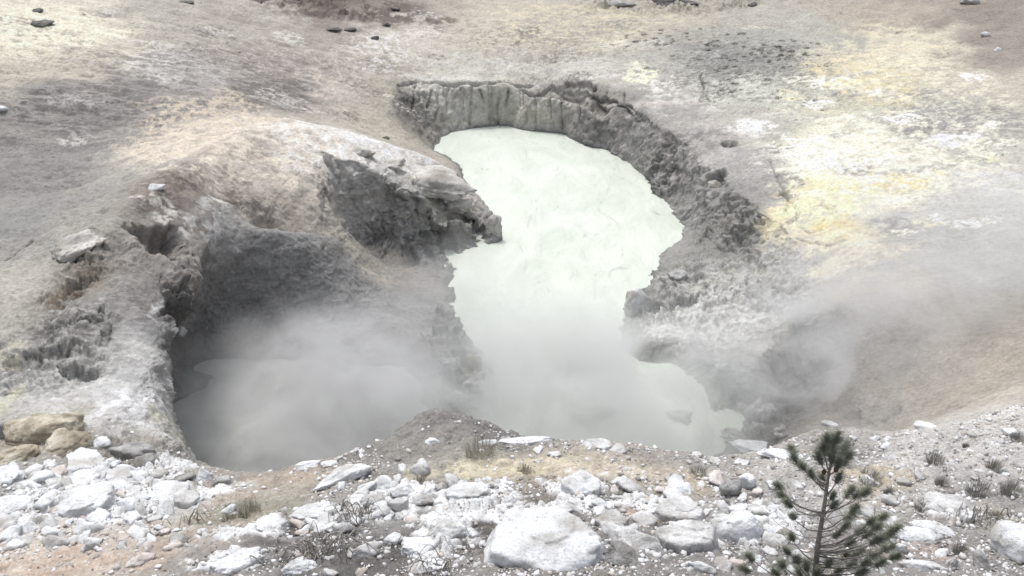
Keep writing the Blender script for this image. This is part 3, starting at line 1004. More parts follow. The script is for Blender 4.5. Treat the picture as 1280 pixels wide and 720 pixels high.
def rock_shape(seed, sub=4, planes=16, sharp=.8, rough=.10, freq=2.0, top=None):
    r_ = np.random.default_rng(seed)
    v, f = ico(sub)
    n = r_.normal(size=(planes, 3))
    n /= np.linalg.norm(n, axis=1)[:, None]
    d = r_.uniform(.45, 1.0, planes)
    if top:
        az_ = np.linspace(0, 6.283, 7)[:6] + r_.uniform(-.4, .4, 6)
        side = np.stack([np.cos(az_), np.sin(az_), r_.uniform(-.05, .35, 6)], -1)
        n = np.concatenate([side, n[:5], [[r_.uniform(-.12, .12), r_.uniform(-.12, .05), 1], [0, 0, -1]]])
        n /= np.linalg.norm(n, axis=1)[:, None]
        d = np.concatenate([r_.uniform(.7, .95, 6), r_.uniform(.75, .95, 5), [top, .5]])
    dots = v @ n.T
    rr_ = np.where(dots > 1e-3, d[None] / np.maximum(dots, 1e-3), 9.0)
    rad = np.minimum(rr_.min(1), 1.45)
    srt = np.sort(rr_, 1)
    rad = rad - .03 * np.exp(-(srt[:, 1] - srt[:, 0]) * 14)     # worn edges
    rad = sharp * rad + (1 - sharp) * .85
    p = v * rad[:, None]
    ns = fbm(p + seed * 1.7, freq, 5, .55)
    rg = ridged(p + seed * 2.3, freq * .9, 4)
    _w1, _w2, cid_ = worley(p * 1.0 + seed * 1.3 + .15 * ns[:, None], 1.7)
    p = p * (1 + (cid_ - .5) * .16 * smooth(0, .08, _w2 - _w1) - .04 * smooth(.06, 0, _w2 - _w1))[:, None]
    chip = np.round(perlin(p * freq * 1.3 + seed * .9) * 3.0) / 3.0
    p = p * (1 + rough * 1.15 * ns + rough * .8 * (rg - .4) + rough * .45 * chip)[:, None]
    lo_, hi_ = p.min(0), p.max(0)
    return (p - (lo_ + hi_) / 2) / ((hi_ - lo_) / 2), f


def rock_mat(name, lo, mid, hi, scale=3.0, spots=.35, freck=.6):
    m, nt, b = new_mat(name)
    t = nd(nt, 'ShaderNodeTexCoord')
    oi = nt.nodes.new('ShaderNodeObjectInfo')
    vadd = nt.nodes.new('ShaderNodeVectorMath')
    vadd.operation = 'MULTIPLY_ADD'
    nt.links.new(oi.outputs['Random'], vadd.inputs[0])
    vadd.inputs[1].default_value = (40, 40, 40)
    geo = nt.nodes.new('ShaderNodeNewGeometry')
    nt.links.new(geo.outputs['Position'], vadd.inputs[2])
    n1 = noise_node(nt, vadd.outputs[0], scale, 9, .66)
    r = ramp(nt, n1.outputs[0], [(.30, lo), (.45, mid), (.62, hi)])
    n2 = noise_node(nt, vadd.outputs[0], scale * 9, 5, .7)
    r2 = ramp(nt, n2.outputs[0], [(spots, freck), (spots + .09, 1.0)])
    c_ = mulrgb(nt, r.outputs[0], r2.outputs[0])
    # soil dust and staining caught low on each stone and in patches
    n4 = noise_node(nt, vadd.outputs[0], scale * .7, 6, .6)
    n4r = ramp(nt, n4.outputs[0], [(.50, 0.0), (.66, .75)])
    dm = nt.nodes.new('ShaderNodeMix')
    dm.data_type = 'RGBA'
    nt.links.new(n4r.outputs[0], dm.inputs[0])
    nt.links.new(c_, dm.inputs[6])
    dm.inputs[7].default_value = (mid[0] * .62, mid[1] * .58, mid[2] * .52, 1)
    c_ = dm.outputs[2]
    nt.links.new(c_, b.inputs['Base Color'])
    p_ = bump(nt, b, n2.outputs[0], .6, .025)
    n3 = noise_node(nt, vadd.outputs[0], scale * 2.2, 10, .7)
    bump(nt, b, n3.outputs[0], .7, .07, p_)
    return m


M_white = rock_mat('white_rock', (.38, .38, .375), (.60, .61, .62), (.70, .715, .74))
M_pale = rock_mat('pale_grey_rock', (.30, .29, .28), (.46, .455, .45), (.62, .62, .62))
M_grey = rock_mat('grey_rock', (.16, .155, .15), (.27, .265, .26), (.40, .395, .385))
M_tan = rock_mat('tan_rock', (.20, .17, .13), (.33, .29, .225), (.50, .46, .38))
M_dark = rock_mat('dark_rock', (.05, .048, .045), (.10, .095, .09), (.17, .16, .15))
M_pink = rock_mat('pinkish_rock', (.36, .32, .295), (.55, .50, .47), (.68, .645, .62))
M_crust = rock_mat('mud_crust', (.26, .25, .23), (.38, .365, .34), (.52, .50, .47), 1.4)
MATS = dict(c=M_crust, w=M_white, p=M_pale, g=M_grey, t=M_tan, d=M_dark, k=M_pink)


def place_rock(px0, py0, px1, py1, mat, label, seed, name='boulder', cat='boulder', yaw=None, db=.8, tilt=0.0, roll=0.0, sub=4,
               sharp=.95, rough=.13, group=None, sink=.10, planes=16, top=None):
    cx, cy = (px0 + px1) / 2, (py0 + py1) / 2
    x, y, zz = hit(cx, cy)
    zz = max(ground(x, y), 0.0)
    d = depth_at(x, y, zz)
    al = math.atan2(CAM_Z - zz, math.hypot(x, y))
    a = (px1 - px0) * d / F / 2
    E = (py1 - py0) * d / F / 2
    b = min(a * (1.2 if top and sharp > .65 else db), (.88 if top else .72) * E / math.sin(al))
    c_ = math.sqrt(max(E * E - (b * math.sin(al)) ** 2, 1e-6)) / math.cos(al)
    v, f = rock_shape(seed, sub, planes, sharp, rough, 2.0, top)
    v = v * np.array([a, b, c_])
    R_ = Matrix.Rotation(math.radians(roll), 3, 'Y') @ Matrix.Rotation(math.radians(tilt), 3, 'X')
    v = v @ np.array(R_).T
    o = mesh_obj(name, v, f, MATS[mat], smooth_shade=True)
    o.location = (x, y, zz + c_ * (.35 - sink))
    # rocks keep facing their own way; wide ones are turned square to the slope line
    o.rotation_euler = (0, 0, math.radians(yaw if yaw is not None else -math.degrees(math.atan2(x, y)) + random.uniform(-12, 12)))
    tag(o, label, cat, group)
    return o


BOULDERS = [
    # centre foreground
    (598, 650, 760, 748, 'w', 'largest flat topped white rock slab at the bottom centre', dict(top=.38, db=1.1, sharp=.9, rough=.07)),
    (818, 622, 880, 667, 'p', 'blocky angular grey boulder with cracked front, behind the long fractured boulders', dict(top=.38, sharp=.95, rough=.05, planes=10)),
    (745, 662, 830, 712, 'p', 'left half of the long fractured boulder, its pale top sloping left', dict(sharp=.95, rough=.07, planes=11)),
    (816, 656, 902, 712, 'p', 'large angular boulder with grey broken front face and pale top, lower centre right', dict(sharp=.95, rough=.06, planes=11)),
    (886, 646, 952, 700, 'w', 'white pitted boulder just left of the pine sapling', dict(sharp=.4, rough=.09)),
    (898, 600, 926, 630, 'g', 'upright grey wedge of rock leaning on a whiter stone', dict(sharp=.95, rough=.04, planes=9)),
    (922, 594, 946, 622, 'w', 'white stone leaning against the upright grey wedge', dict(sharp=.9, planes=10)),
    (788, 641, 822, 666, 'p', 'rounded pale rock tucked between blocky grey boulder and fractured boulder', dict(top=.38)),
    (742, 640, 790, 668, 'p', 'low pale rock left of the blocky grey boulder, above the fractured one', dict(top=.38)),
    (750, 690, 800, 722, 'g', 'grey rock in shade under the fractured boulder, bottom centre', dict()),
    (856, 706, 896, 728, 'w', 'small white boulder cut by the bottom edge under the fractured boulder', dict()),
    (700, 596, 752, 634, 'w', 'white lumpy outcrop behind the largest flat slab', dict(top=.38, sharp=.9, rough=.16, db=1.1)),
    (556, 608, 612, 632, 'w', 'broad white weathered outcrop left of centre, edge of the bare tan soil', dict(top=.38, sharp=.9, rough=.16, db=1.2)),
    (530, 645, 590, 690, 'w', 'sloping white crust of rock beside the dark soil patch, centre left', dict(sharp=.4, rough=.18, db=1.3, sink=.25)),
    (500, 676, 548, 706, 'w', 'white slab lying left of the dark soil patch near bottom', dict(top=.38, sharp=.9, rough=.14, db=1.2)),
    (508, 700, 560, 724, 'w', 'white slab at the bottom edge below the dark brush', dict(top=.38, sharp=.9, rough=.12, db=1.2)),
    (478, 668, 506, 690, 'w', 'white stone just right of the brush pile', dict()),
    (438, 684, 478, 706, 'p', 'crooked pale rock in the middle of the dark brush', dict(db=.5)),
    (422, 654, 446, 674, 'g', 'small grey angular rock standing in the dead twigs', dict(sharp=.95, planes=9)),
    (366, 634, 424, 658, 'w', 'white crusted outcrop above the pile of dead twigs', dict(top=.38, sharp=.9, rough=.18, db=1.2)),
    (318, 653, 362, 674, 'w', 'flat white slab at left of the pile of dead twigs', dict(top=.38, sharp=.9, rough=.15, db=1.2)),
    (352, 700, 400, 726, 'w', 'rounded white boulder at bottom edge in the dead twigs', dict(sharp=.5)),
    (262, 694, 330, 724, 'w', 'flat white slab at the bottom edge left of the twigs', dict(top=.38, sharp=.9, rough=.14, db=1.2)),
    (462, 604, 494, 622, 'w', 'white lumpy rock topmost in the heap right of the tapered log-like rock', dict()),
    (488, 606, 520, 628, 'w', 'whitest rock of the heap below the small round stone with grass', dict()),
    (450, 622, 484, 640, 'p', 'grey rock at the front of the heap above the twigs', dict()),
    (484, 628, 512, 650, 'p', 'grey cracked rock standing lowest in the central heap', dict()),
    (436, 612, 464, 630, 'p', 'pale rock at the left end of the central heap', dict()),
    (514, 618, 544, 638, 'p', 'pale broken rock at right end of the central heap', dict()),
    # ridge line
    (366, 574, 404, 589, 'w', 'flat white rock on the crater edge above the tapered rock', dict(db=1)),
    (401, 575, 425, 588, 'w', 'smaller white rock beside the flat one on the crater edge', dict()),
    (512, 581, 538, 602, 'p', 'small round pale rock with grass at its foot', dict(sharp=.4)),
    (530, 546, 551, 557, 'w', 'little white stone on the dark gravel bump', dict()),
    (596, 549, 622, 559, 'w', 'small white stone at the left end of the long cream slab', dict(top=.38)),
    (618, 546, 692, 558, 'w', 'long thin cream slab lying on the ridge at centre', dict(top=.38, db=.6, sharp=.9)),
    (722, 551, 768, 567, 'p', 'low grey slab on the ridge right of centre', dict(top=.38, db=.9)),
    (760, 557, 784, 573, 'p', 'rounded grey stone at the right end of the low slab', dict(top=.38, sharp=.9)),
    (684, 564, 702, 572, 'w', 'little white stone on bare tan soil below the low slab', dict(top=.38)),
    (912, 551, 992, 570, 'w', 'long flat white slab on the ridge left of the sapling top', dict(top=.38, db=.9, sharp=.9)),
    (945, 562, 1012, 577, 'w', 'second flat white slab just below the long one, behind the sapling', dict(top=.38, db=.9, sharp=.9)),
    (918, 571, 938, 581, 'w', 'small white stone in front of the long flat ridge slab', dict(top=.38)),
    (884, 569, 902, 581, 'w', 'small pale stone left of the long flat ridge slab', dict(top=.38)),
    (1026, 527, 1050, 534, 'w', 'thin white slab above the sapling top on the dark ridge', dict(top=.38)),
    (1142, 530, 1179, 548, 'w', 'white boulder casting a dark shadow, alone on the right ridge', dict(sharp=.5, rough=.06)),
    (1252, 538, 1272, 552, 'w', 'small white rock on the right slope near the frame edge', dict()),
    (836, 593, 856, 604, 'g', 'dark grey stone on tan soil left of the upright wedge', dict()),
    # right foreground
    (1236, 658, 1306, 722, 'w', 'big round white boulder with grey specks at the right edge', dict(sharp=.25, rough=.05, db=1)),
    (1140, 655, 1196, 674, 'w', 'flat oval white boulder, upper one of three right of the sapling', dict(sharp=.4, rough=.05)),
    (1120, 664, 1172, 690, 'w', 'rounded white boulder, middle one of three right of the sapling', dict(sharp=.4, rough=.05)),
    (1122, 700, 1186, 724, 'w', 'long white boulder, lowest of three right of the sapling', dict(sharp=.4, rough=.05)),
    (1118, 683, 1134, 700, 'w', 'small white stone between the middle and lowest of the three boulders', dict()),
    (1180, 700, 1200, 722, 'p', 'grey stone standing at right end of the lowest white boulder', dict()),
    (1212, 694, 1244, 722, 'g', 'grey angular rock left of the big round boulder', dict(sharp=.9)),
    (1152, 622, 1222, 658, 'p', 'broad pale grey outcrop sunk in the right slope', dict(top=.38, sharp=.3, rough=.18, db=1.2, sink=.4)),
    (1198, 644, 1216, 664, 'w', 'small white block below the broad pale outcrop', dict(top=.38)),
    (968, 640, 992, 656, 'w', 'white stone behind the left branches of the sapling', dict()),
    (986, 690, 1014, 710, 'p', 'pale stone at the foot of the sapling', dict()),
    # left rubble
    (4, 520, 104, 566, 't', 'largest tan boulder at left, smooth and rounded', dict(sharp=.4, rough=.08, yaw=20)),
    (44, 543, 116, 584, 't', 'pale topped boulder leaning under the largest tan one', dict(sharp=.5, rough=.10)),
    (-12, 562, 50, 588, 't', 'flat tan boulder at the left edge', dict(sharp=.5)),
    (-10, 530, 12, 562, 'g', 'brown grey rock cut by the left edge above the flat tan boulder', dict()),
    (140, 552, 200, 590, 'g', 'grey brown boulder with hollow beneath at the foot of the spur', dict(rough=.16)),
    (170, 572, 205, 600, 'g', 'dark rounded rock under the grey brown boulder', dict()),
    (112, 552, 140, 568, 'w', 'white capped knob at the top of the left rubble', dict()),
    (84, 564, 134, 602, 'w', 'sharp angular white block tilted in the left rubble', dict(top=.38, sharp=.98, rough=.03, planes=9)),
    (88, 596, 126, 620, 'w', 'squat white block right under the angular tilted one', dict(top=.38, sharp=.95, rough=.05, planes=9)),
    (126, 591, 176, 614, 'w', 'low lumpy white rock right of the squat block', dict(top=.38, rough=.16)),
    (-14, 585, 30, 614, 'w', 'white block at the left edge, upper of two', dict(top=.38, sharp=.9, planes=10)),
    (-14, 622, 46, 652, 'w', 'white block at the left edge, lower of two', dict(top=.38, sharp=.9, planes=10)),
    (76, 616, 152, 658, 'w', 'long white slab with grey underside in the left rubble', dict(top=.38, sharp=.8, db=.7, yaw=18)),
    (108, 640, 142, 664, 'w', 'white rock resting against the front of the long slab', dict(top=.38)),
    (60, 590, 86, 606, 'k', 'pinkish stone between the edge block and the squat block', dict(top=.38)),
    (184, 606, 240, 640, 'w', 'broad white slab tilted up, right side of the left rubble', dict(top=.38, sharp=.9, db=.8)),
    (218, 616, 252, 640, 'p', 'pale leaning slab right of the broad tilted one', dict(top=.38, sharp=.9, planes=9, yaw=30)),
    (244, 588, 268, 612, 'w', 'pale knob leaning at the crater edge by the spur foot', dict()),
    (262, 596, 290, 612, 'g', 'grey rubble piece on the crater edge below the spur', dict()),
    (214, 594, 246, 612, 'g', 'grey rounded rock at the foot of the spur, last before the crater', dict()),
    (150, 640, 176, 656, 'w', 'white stone right of the long slab', dict(top=.38)),
    (100, 676, 124, 696, 'w', 'jagged white stone in the pinkish soil at lower left', dict()),
    (56, 672, 86, 694, 'p', 'pale stone beside bare pinkish soil at lower left', dict()),
    (158, 696, 196, 716, 'k', 'flat cream pink rock near bottom left', dict()),
    (146, 668, 164, 682, 'k', 'small pink rock between the long slab and pinkish soil', dict(top=.38)),
    # crater
    (780, 366, 812, 412, 'p', 'pale rounded boulder standing at the mud edge, inner right shore', dict(sharp=.5, rough=.12)),
    (812, 373, 874, 392, 'd', 'dark layered rock by the pale boulder on the inner shore', dict(db=.7, rough=.2)),
    (834, 338, 860, 352, 'g', 'small grey layered block above the dark layered rock', dict(top=.38)),
    (896, 532, 950, 558, 'g', 'grey lumpy rock at the end of the curved inner wall', dict(rough=.5, db=.8, sink=.3)),
    (832, 512, 866, 534, 'g', 'grey rock poking out of the mud in steam at lower right', dict(rough=.45, sink=.3)),
    (885, 215, 906, 232, 'c', 'round dark mouthed knob set in the right wall top', dict(rough=.2)),
    (606, 276, 628, 304, 'c', 'pale craggy knob at the tip of the mud spit', dict(rough=.25)),
    (440, 186, 470, 204, 'c', 'white crusted knob on the lip of the central hollow', dict(rough=.18)),
    (470, 196, 508, 216, 'c', 'crusted lump left of the broad overhanging slab', dict(rough=.3)),
    (556, 246, 592, 272, 'c', 'crusted lump hanging under the right end of the overhanging slab', dict(rough=.3)),
    (404, 196, 418, 222, 'c', 'narrow flake standing at the left side of the central hollow', dict(rough=.3, db=.4)),
    (176, 270, 216, 290, 'c', 'pale layered cap rock above the dark niche on the mound', dict(rough=.15, db=.8)),
    (190, 282, 210, 300, 'p', 'small pale knob hanging in the dark niche on the mound', dict(rough=.15)),
    (186, 232, 208, 243, 'p', 'flat pale stone on brown earth above the niche', dict()),
    (196, 470, 232, 520, 'p', 'jagged pale fin on the edge of the left spur', dict(sharp=.9, rough=.2, db=.5)),
    # far ground
    (40, 26, 68, 37, 'd', 'dark flat clod on the cream patch, larger of two at top left', dict(sub=3)),
    (38, 10, 54, 16, 'd', 'dark flat clod on the cream patch, smaller of two at top left', dict(sub=3)),
    (-4, 134, 11, 142, 'w', 'lone white stone at the left edge far up the slope', dict(sub=3)),
    (406, 34, 428, 40, 'd', 'thin dark clod, left of a pair in the far gully', dict(sub=3)),
    (430, 34, 446, 39, 'd', 'thin dark clod, right of a pair in the far gully', dict(sub=3)),
    (461, 45, 474, 52, 'd', 'dark clod below the pair in the far gully', dict(sub=3)),
    (476, 27, 488, 33, 'd', 'dark clod upper right of the pair in the far gully', dict(sub=3)),
    (488, 9, 500, 15, 'd', 'small dark clod near the top, left of centre', dict(sub=3)),
    (224, -1, 242, 5, 'd', 'small dark clod at top edge in the left quarter', dict(sub=3)),
    (474, 170, 488, 175, 'd', 'small brown clod at the back of the mound crest', dict(sub=3)),
    (758, 0, 795, 9, 'g', 'thin grey shelf of rock at the top edge, left of two', dict(db=.5)),
    (808, -6, 872, 12, 'd', 'dark thick shelf of rock at the top edge, right of two', dict(db=.5)),
    (1200, -3, 1228, 8, 'g', 'dark rock at top edge near the right corner', dict()),
    (1242, 59, 1252, 66, 'w', 'lone white stone on brown earth at top right', dict(sub=3)),
    (1226, 40, 1240, 48, 'p', 'dull stone on brown earth left of the lone white stone', dict(sub=3)),
    (934, 5, 946, 12, 'd', 'dark clod at the top edge right of the dark rock shelf', dict(sub=3)),
]
for i, (x0, y0, x1, y1, m_, lab, kw) in enumerate(BOULDERS):
    big = (x1 - x0) > 40
    kw = dict(kw)
    kw.setdefault('sub', 5 if big else 4)
    place_rock(x0, y0, x1, y1, m_, lab, 100 + i, **kw)


for i, (x0, y0, x1, y1) in enumerate([(892, 452, 920, 474), (916, 464, 944, 488), (932, 482, 962, 508), (944, 503, 974, 528), (936, 522, 962, 546), (906, 540, 936, 560), (962, 528, 990, 552), (876, 444, 898, 460), (920, 500, 940, 516)]):
    place_rock(x0, y0, x1, y1, 'g', 'lumpy grey rock of the curved inner wall in the steam, lower right of the mud', 600 + i, rough=.45, sink=.25,
               group='lumpy rocks of the curved inner wall', sharp=.8)
for i, (x0, y0, x1, y1) in enumerate([(548, 452, 582, 478), (575, 470, 612, 500), (560, 492, 590, 514), (596, 492, 624, 518)]):
    place_rock(x0, y0, x1, y1, 'g', 'lumpy grey rock on the hump of mud between the two pools', 640 + i, rough=.45, sink=.3,
               group='lumpy rocks between the pools', sharp=.8)


def rock_between(p, q_, w0, w1, mat, label, seed):
    """a long rock lying on the ground from pixel p to pixel q_, half widths in metres"""
    A = np.array(hit(*p)); B = np.array(hit(*q_))
    v, f = rock_shape(seed, 5, 18, .6, .10)
    L = np.linalg.norm(B - A) / 2
    t = (v[:, 0] + 1) / 2
    wd = w0 + (w1 - w0) * t
    loc = np.stack([v[:, 0] * L, v[:, 1] * wd, v[:, 2] * wd * .8], -1)
    ex = (B - A) / np.linalg.norm(B - A)
    ey = np.cross([0, 0, 1], ex); ey /= np.linalg.norm(ey)
    ez = np.cross(ex, ey)
    wv = loc @ np.stack([ex, ey, ez])
    o = mesh_obj('boulder', wv, f, MATS[mat])
    o.location = tuple((A + B) / 2 + np.array([0, 0, w0 * .5]))
    tag(o, label, 'boulder')


rock_between((388, 617), (464, 584), .10, .26, 'w', 'tapered log-like white rock lying askew on tan soil', 401)
_ax, _ay, _az = hit(98, 315)
# pitted slab sticking out of the left flank of the mound
v, f = rock_shape(511, 5, 14, .55, .16)
dsl = depth_at(_ax, _ay, _az) / F
v = v * np.array([35 * dsl, 25 * dsl, 13 * dsl])
bowl = np.exp(-((v[:, 0] - 6 * dsl) ** 2 / (17 * dsl) ** 2 + (v[:, 1]) ** 2 / (9 * dsl) ** 2))
v[:, 2] -= np.where(v[:, 2] > 0, bowl * 8 * dsl, 0)
o = mesh_obj('rock_ledge', v, f, M_crust)
o.location = (_ax, _ay, ground(_ax, _ay) + .1)
o.rotation_euler = (math.radians(12), math.radians(-16), math.radians(14))
tag(o, 'pitted pale ledge jutting from the left flank of the mound', 'rock ledge')
_ax, _ay, _az = hit(540, 226)
v, f = rock_shape(523, 5, 12, .7, .34)
dsl = depth_at(_ax, _ay, _az) / F
v = v * np.array([62 * dsl, 32 * dsl, 13 * dsl])
o = mesh_obj('rock_ledge', v, f, M_crust)
o.location = (_ax - .1, _ay - .2, max(ground(_ax, _ay), 2.2) - .1)
o.rotation_euler = (math.radians(14), math.radians(16), math.radians(-6))
tag(o, 'broad overhanging crust slab on the lip of the central hollow', 'rock ledge')

# ---- loose stones one could still count, copied from a few shapes
base = []
for i in range(9):
    v, f = rock_shape(900 + i, 3, 9, 1.0, .16)
    me_o = {}
    for key in ('w', 'p', 'k'):
        me_o[key] = None
    base.append((v * np.array([1, random.uniform(.65, .95), random.uniform(.45, .7)]), f, me_o))


def stone(i, key):
    v, f, d_ = base[i]
    if d_[key] is None:
        d_[key] = mesh_obj('rock', v, f, MATS[key])
        return d_[key]
    o = d_[key].copy()
    COL.objects.link(o)
    return o


def clear_of_boulders(px, py):
    for b in BOULDERS:
        if b[0] + 3 < px < b[2] - 3 and b[1] + 3 < py < b[3] - 3:
            return False
    return True


STONES = [
    (95, [(0, 575, 250, 690)], 'small white stone in the rubble field at the lower left', 'stones of the lower left rubble field', 5, 13),
    (45, [(420, 605, 560, 655), (370, 640, 440, 665)], 'small pale stone in the central heap above the dead twigs', 'stones of the central heap', 5, 11),
    (60, [(700, 600, 1000, 720)], 'small pale stone among the big fractured boulders, lower centre right', 'stones among the fractured boulders', 5, 13),
    (40, [(1060, 545, 1280, 720)], 'small white stone scattered on the gravelly slope at lower right', 'stones on the right slope', 4, 9),
    (24, [(340, 555, 900, 600)], 'small pale stone on the bare ridge above the rubble', 'stones on the bare ridge', 3, 7),
    (16, [(270, 600, 700, 720)], 'small white stone between the dead twigs and crusts, lower centre left', 'stones around the dead twigs', 5, 10),
]
for n_, rects, lab, grp, s0, s1 in STONES:
    k_ = 0
    tries = 0
    while k_ < n_ and tries < 5000:
        tries += 1
        r_ = random.choice(rects)
        px, py = random.uniform(r_[0], r_[2]), random.uniform(r_[1], r_[3])
        if not clear_of_boulders(px, py):
            continue
        x, y, z = hit(px, py)
        if z < 4.5 or y > 16.5:
            continue
        z = ground(x, y)
        s_ = random.uniform(s0, s1) if random.random() < .8 else random.uniform(s1, s1 * 1.5)
        s_ *= depth_at(x, y, z) / F
        o = stone(random.randrange(9), random.choice('wwwwwppk' if k_ % 3 else 'wwp'))
        o.scale = (s_, s_, s_)
        o.location = (x, y, z + s_ * .12)
        o.rotation_euler = (random.uniform(-.3, .3), random.uniform(-.3, .3), random.uniform(0, 6.28))
        tag(o, lab, 'stone', grp)
        k_ += 1

# ---- gravel: far too many chips to count
gv, gf, gcol = [], [], []
v1, f1_ = ico(1)
protos = []
for i in range(10):
    v, f = rock_shape(700 + i, 1, 9, .9, .1)
    protos.append(v * np.array([1, .8, .6]))
NG = 47000
cand = []
gpx = rng.uniform(-60, 1340, NG * 3)
gpy = rng.uniform(480, 728, NG * 3)
# seat them by plain world position: a strip of ground in front of the pit
gy_ = rng.uniform(6.4, 15.5, NG * 3) ** 1.0
gx_ = rng.uniform(-.62, .62, NG * 3) * (gy_ * cp + 5.5)
q = np.stack([gx_, gy_, 0 * gx_], -1).astype(np.float32)
gz_ = bil(HD, (gx_ - GX0) / GR, (gy_ - GY0) / GR)
den = smooth(-.45, .25, fbm(q, .9, 4, .6)) * .85 + .15
bare = np.zeros(len(q), np.float32)
for (px, py, rx, ry) in [(640, 582, 150, 22), (330, 600, 90, 24), (800, 580, 110, 14), (600, 668, 45, 26), (430, 705, 90, 18), (100, 705, 120, 20), (545, 520, 70, 24)]:
    bare = np.maximum(bare, spot(px, py, rx, ry, .4, pts=q))
den *= 1 - .85 * bare
den *= smooth(5.0, 5.3, gz_)
den *= np.where((gx_ < -4.5) & (gy_ > 13.5), .25, 1)
keep = np.where(rng.uniform(size=len(q)) < den)[0][:NG]
gs = np.exp(rng.normal(math.log(.011), .5, len(keep)))
gs = np.clip(gs, .005, .05)
bigger = rng.uniform(size=len(gs)) < .06
gs[bigger] = rng.uniform(.022, .055, bigger.sum())
pk = rng.integers(0, 10, len(keep))
ang = rng.uniform(0, 6.28, len(keep))
allv = np.empty((len(keep), len(v1), 3), np.float32)
for j in range(10):
    s = pk == j
    pv = protos[j][None] * gs[s][:, None, None]
    ca_, sa_ = np.cos(ang[s])[:, None], np.sin(ang[s])[:, None]
    vx = pv[..., 0] * ca_ - pv[..., 1] * sa_
    vy = pv[..., 0] * sa_ + pv[..., 1] * ca_
    allv[s] = np.stack([vx, vy, pv[..., 2]], -1)
allv += np.stack([gx_[keep], gy_[keep], gz_[keep] + gs * .2], -1)[:, None, :]
ff = (f1_[None] + (np.arange(len(keep)) * len(v1))[:, None, None]).reshape(-1, 3)
vm, nt, bs = new_mat('gravel')
at2 = nd(nt, 'ShaderNodeAttribute', attribute_name='stone')
nt.links.new(at2.outputs['Color'], bs.inputs['Base Color'])
gravel = mesh_obj('gravel', allv.reshape(-1, 3), ff, vm, smooth_shade=False)
val = rng.uniform(0, 1, len(keep))
gc_ = np.where(val[:, None] < .42, np.array([[.60, .60, .61]]), np.where(val[:, None] < .7, np.array([[.42, .41, .40]]), np.where(val[:, None] < .9, np.array([[.24, .225, .21]]), np.array([[.44, .40, .36]]))))
gc_ = gc_ * rng.uniform(.8, 1.1, (len(keep), 1))
gc_ = np.repeat(np.concatenate([gc_, np.ones((len(keep), 1))], 1), len(v1), 0)
ca2 = gravel.data.color_attributes.new('stone', 'FLOAT_COLOR', 'POINT')
ca2.data.foreach_set('color', gc_.astype(np.float32).ravel())
tag(gravel, 'white and grey gravel chips strewn over the near slope', kind='stuff')
# ------------------------------------------------------------------ plants
def tube(pts, radii, sides=6):
    pts = [np.array(p, float) for p in pts]
    vs, fs = [], []
    for i, p in enumerate(pts):
        a = pts[max(i - 1, 0)]; b = pts[min(i + 1, len(pts) - 1)]
        t = b - a; t /= np.linalg.norm(t) + 1e-9
        u = np.cross(t, [0.31, .2, .93]); u /= np.linalg.norm(u) + 1e-9
        w_ = np.cross(t, u)
        for k_ in range(sides):
            an = 2 * math.pi * k_ / sides
            vs.append(p + radii[i] * (math.cos(an) * u + math.sin(an) * w_))
    for i in range(len(pts) - 1):
        for k_ in range(sides):
            a = i * sides + k_; b = i * sides + (k_ + 1) % sides
            fs.append((a, b, b + sides, a + sides))
    return np.array(vs), np.array(fs)


def curve(p0, p1, sag, n=7, wig=.02):
    p0, p1 = np.array(p0, float), np.array(p1, float)
    out = []
    for i in range(n):
        t = i / (n - 1)
        p = p0 + (p1 - p0) * t
        p[2] += -sag * 4 * t * (1 - t)
        if 0 < i < n - 1:
            p += np.array([random.uniform(-wig, wig) for _ in range(3)])
        out.append(p)
    return out


def at_y(px, py, Y):
    dx = (px - 640.0) / F
    dv = (py - 360.0) / F
    dyy = cp - dv * sp
    dzz = -sp - dv * cp
    t = Y / dyy
    return np.array([dx * t, Y, CAM_Z + dzz * t])


def simple_mat(name, lo, hi, scale=20, bumpd=.01):
    m, nt, b = new_mat(name)
    t = nd(nt, 'ShaderNodeTexCoord')
    n1 = noise_node(nt, t.outputs['Object'], scale, 5, .6)
    r = ramp(nt, n1.outputs[0], [(.3, lo), (.7, hi)])
    nt.links.new(r.outputs[0], b.inputs['Base Color'])
    bump(nt, b, n1.outputs[0], .5, bumpd)
    return m


M_bark = simple_mat('pine_bark', (.12, .11, .10), (.30, .28, .25), 30)
M_needle = simple_mat('pine_needles', (.08, .095, .065), (.25, .26, .20), 14)
M_cone = simple_mat('pine_cone', (.05, .035, .022), (.13, .09, .06), 60)
M_dead = simple_mat('dead_wood', (.13, .12, .105), (.36, .34, .31), 14)
M_straw = simple_mat('dry_grass', (.20, .185, .14), (.42, .39, .32), 14)
M_gshrub = simple_mat('grey_shrub', (.15, .145, .125), (.40, .385, .345), 12)
M_moss = simple_mat('dark_tuft', (.08, .075, .065), (.20, .19, .17), 8)

bx, by, bz = hit(1019, 738)
bz = ground(bx, by)
root = bpy.data.objects.new('pine_sapling', None)
COL.objects.link(root)
root.location = (bx, by, bz)
tag(root, 'young green pine sapling with bare lower twigs at bottom right', 'pine tree')
TB = by
tp = [np.array([bx, by, bz - .1])] + [at_y(px, py, TB + random.uniform(-.01, .01)) for px, py in
      [(1020, 705), (1022, 683), (1026, 659), (1029, 640), (1032, 622), (1036, 592), (1041, 570), (1043, 552)]]
L0 = np.array([bx, by, bz])
v, f = tube([p - L0 for p in tp], [.036, .031, .028, .025, .022, .019, .014, .009, .004], 9)
trunk = mesh_obj('trunk', v, f, M_bark, root)


def trunk_at(py):
    pys = [738, 705, 683, 659, 640, 622, 592, 570, 552]
    t = np.interp(-py, [-a for a in pys], range(9))
    i = int(min(t, 7.999)); u = t - i
    return tp[i] * (1 - u) + tp[i + 1] * u


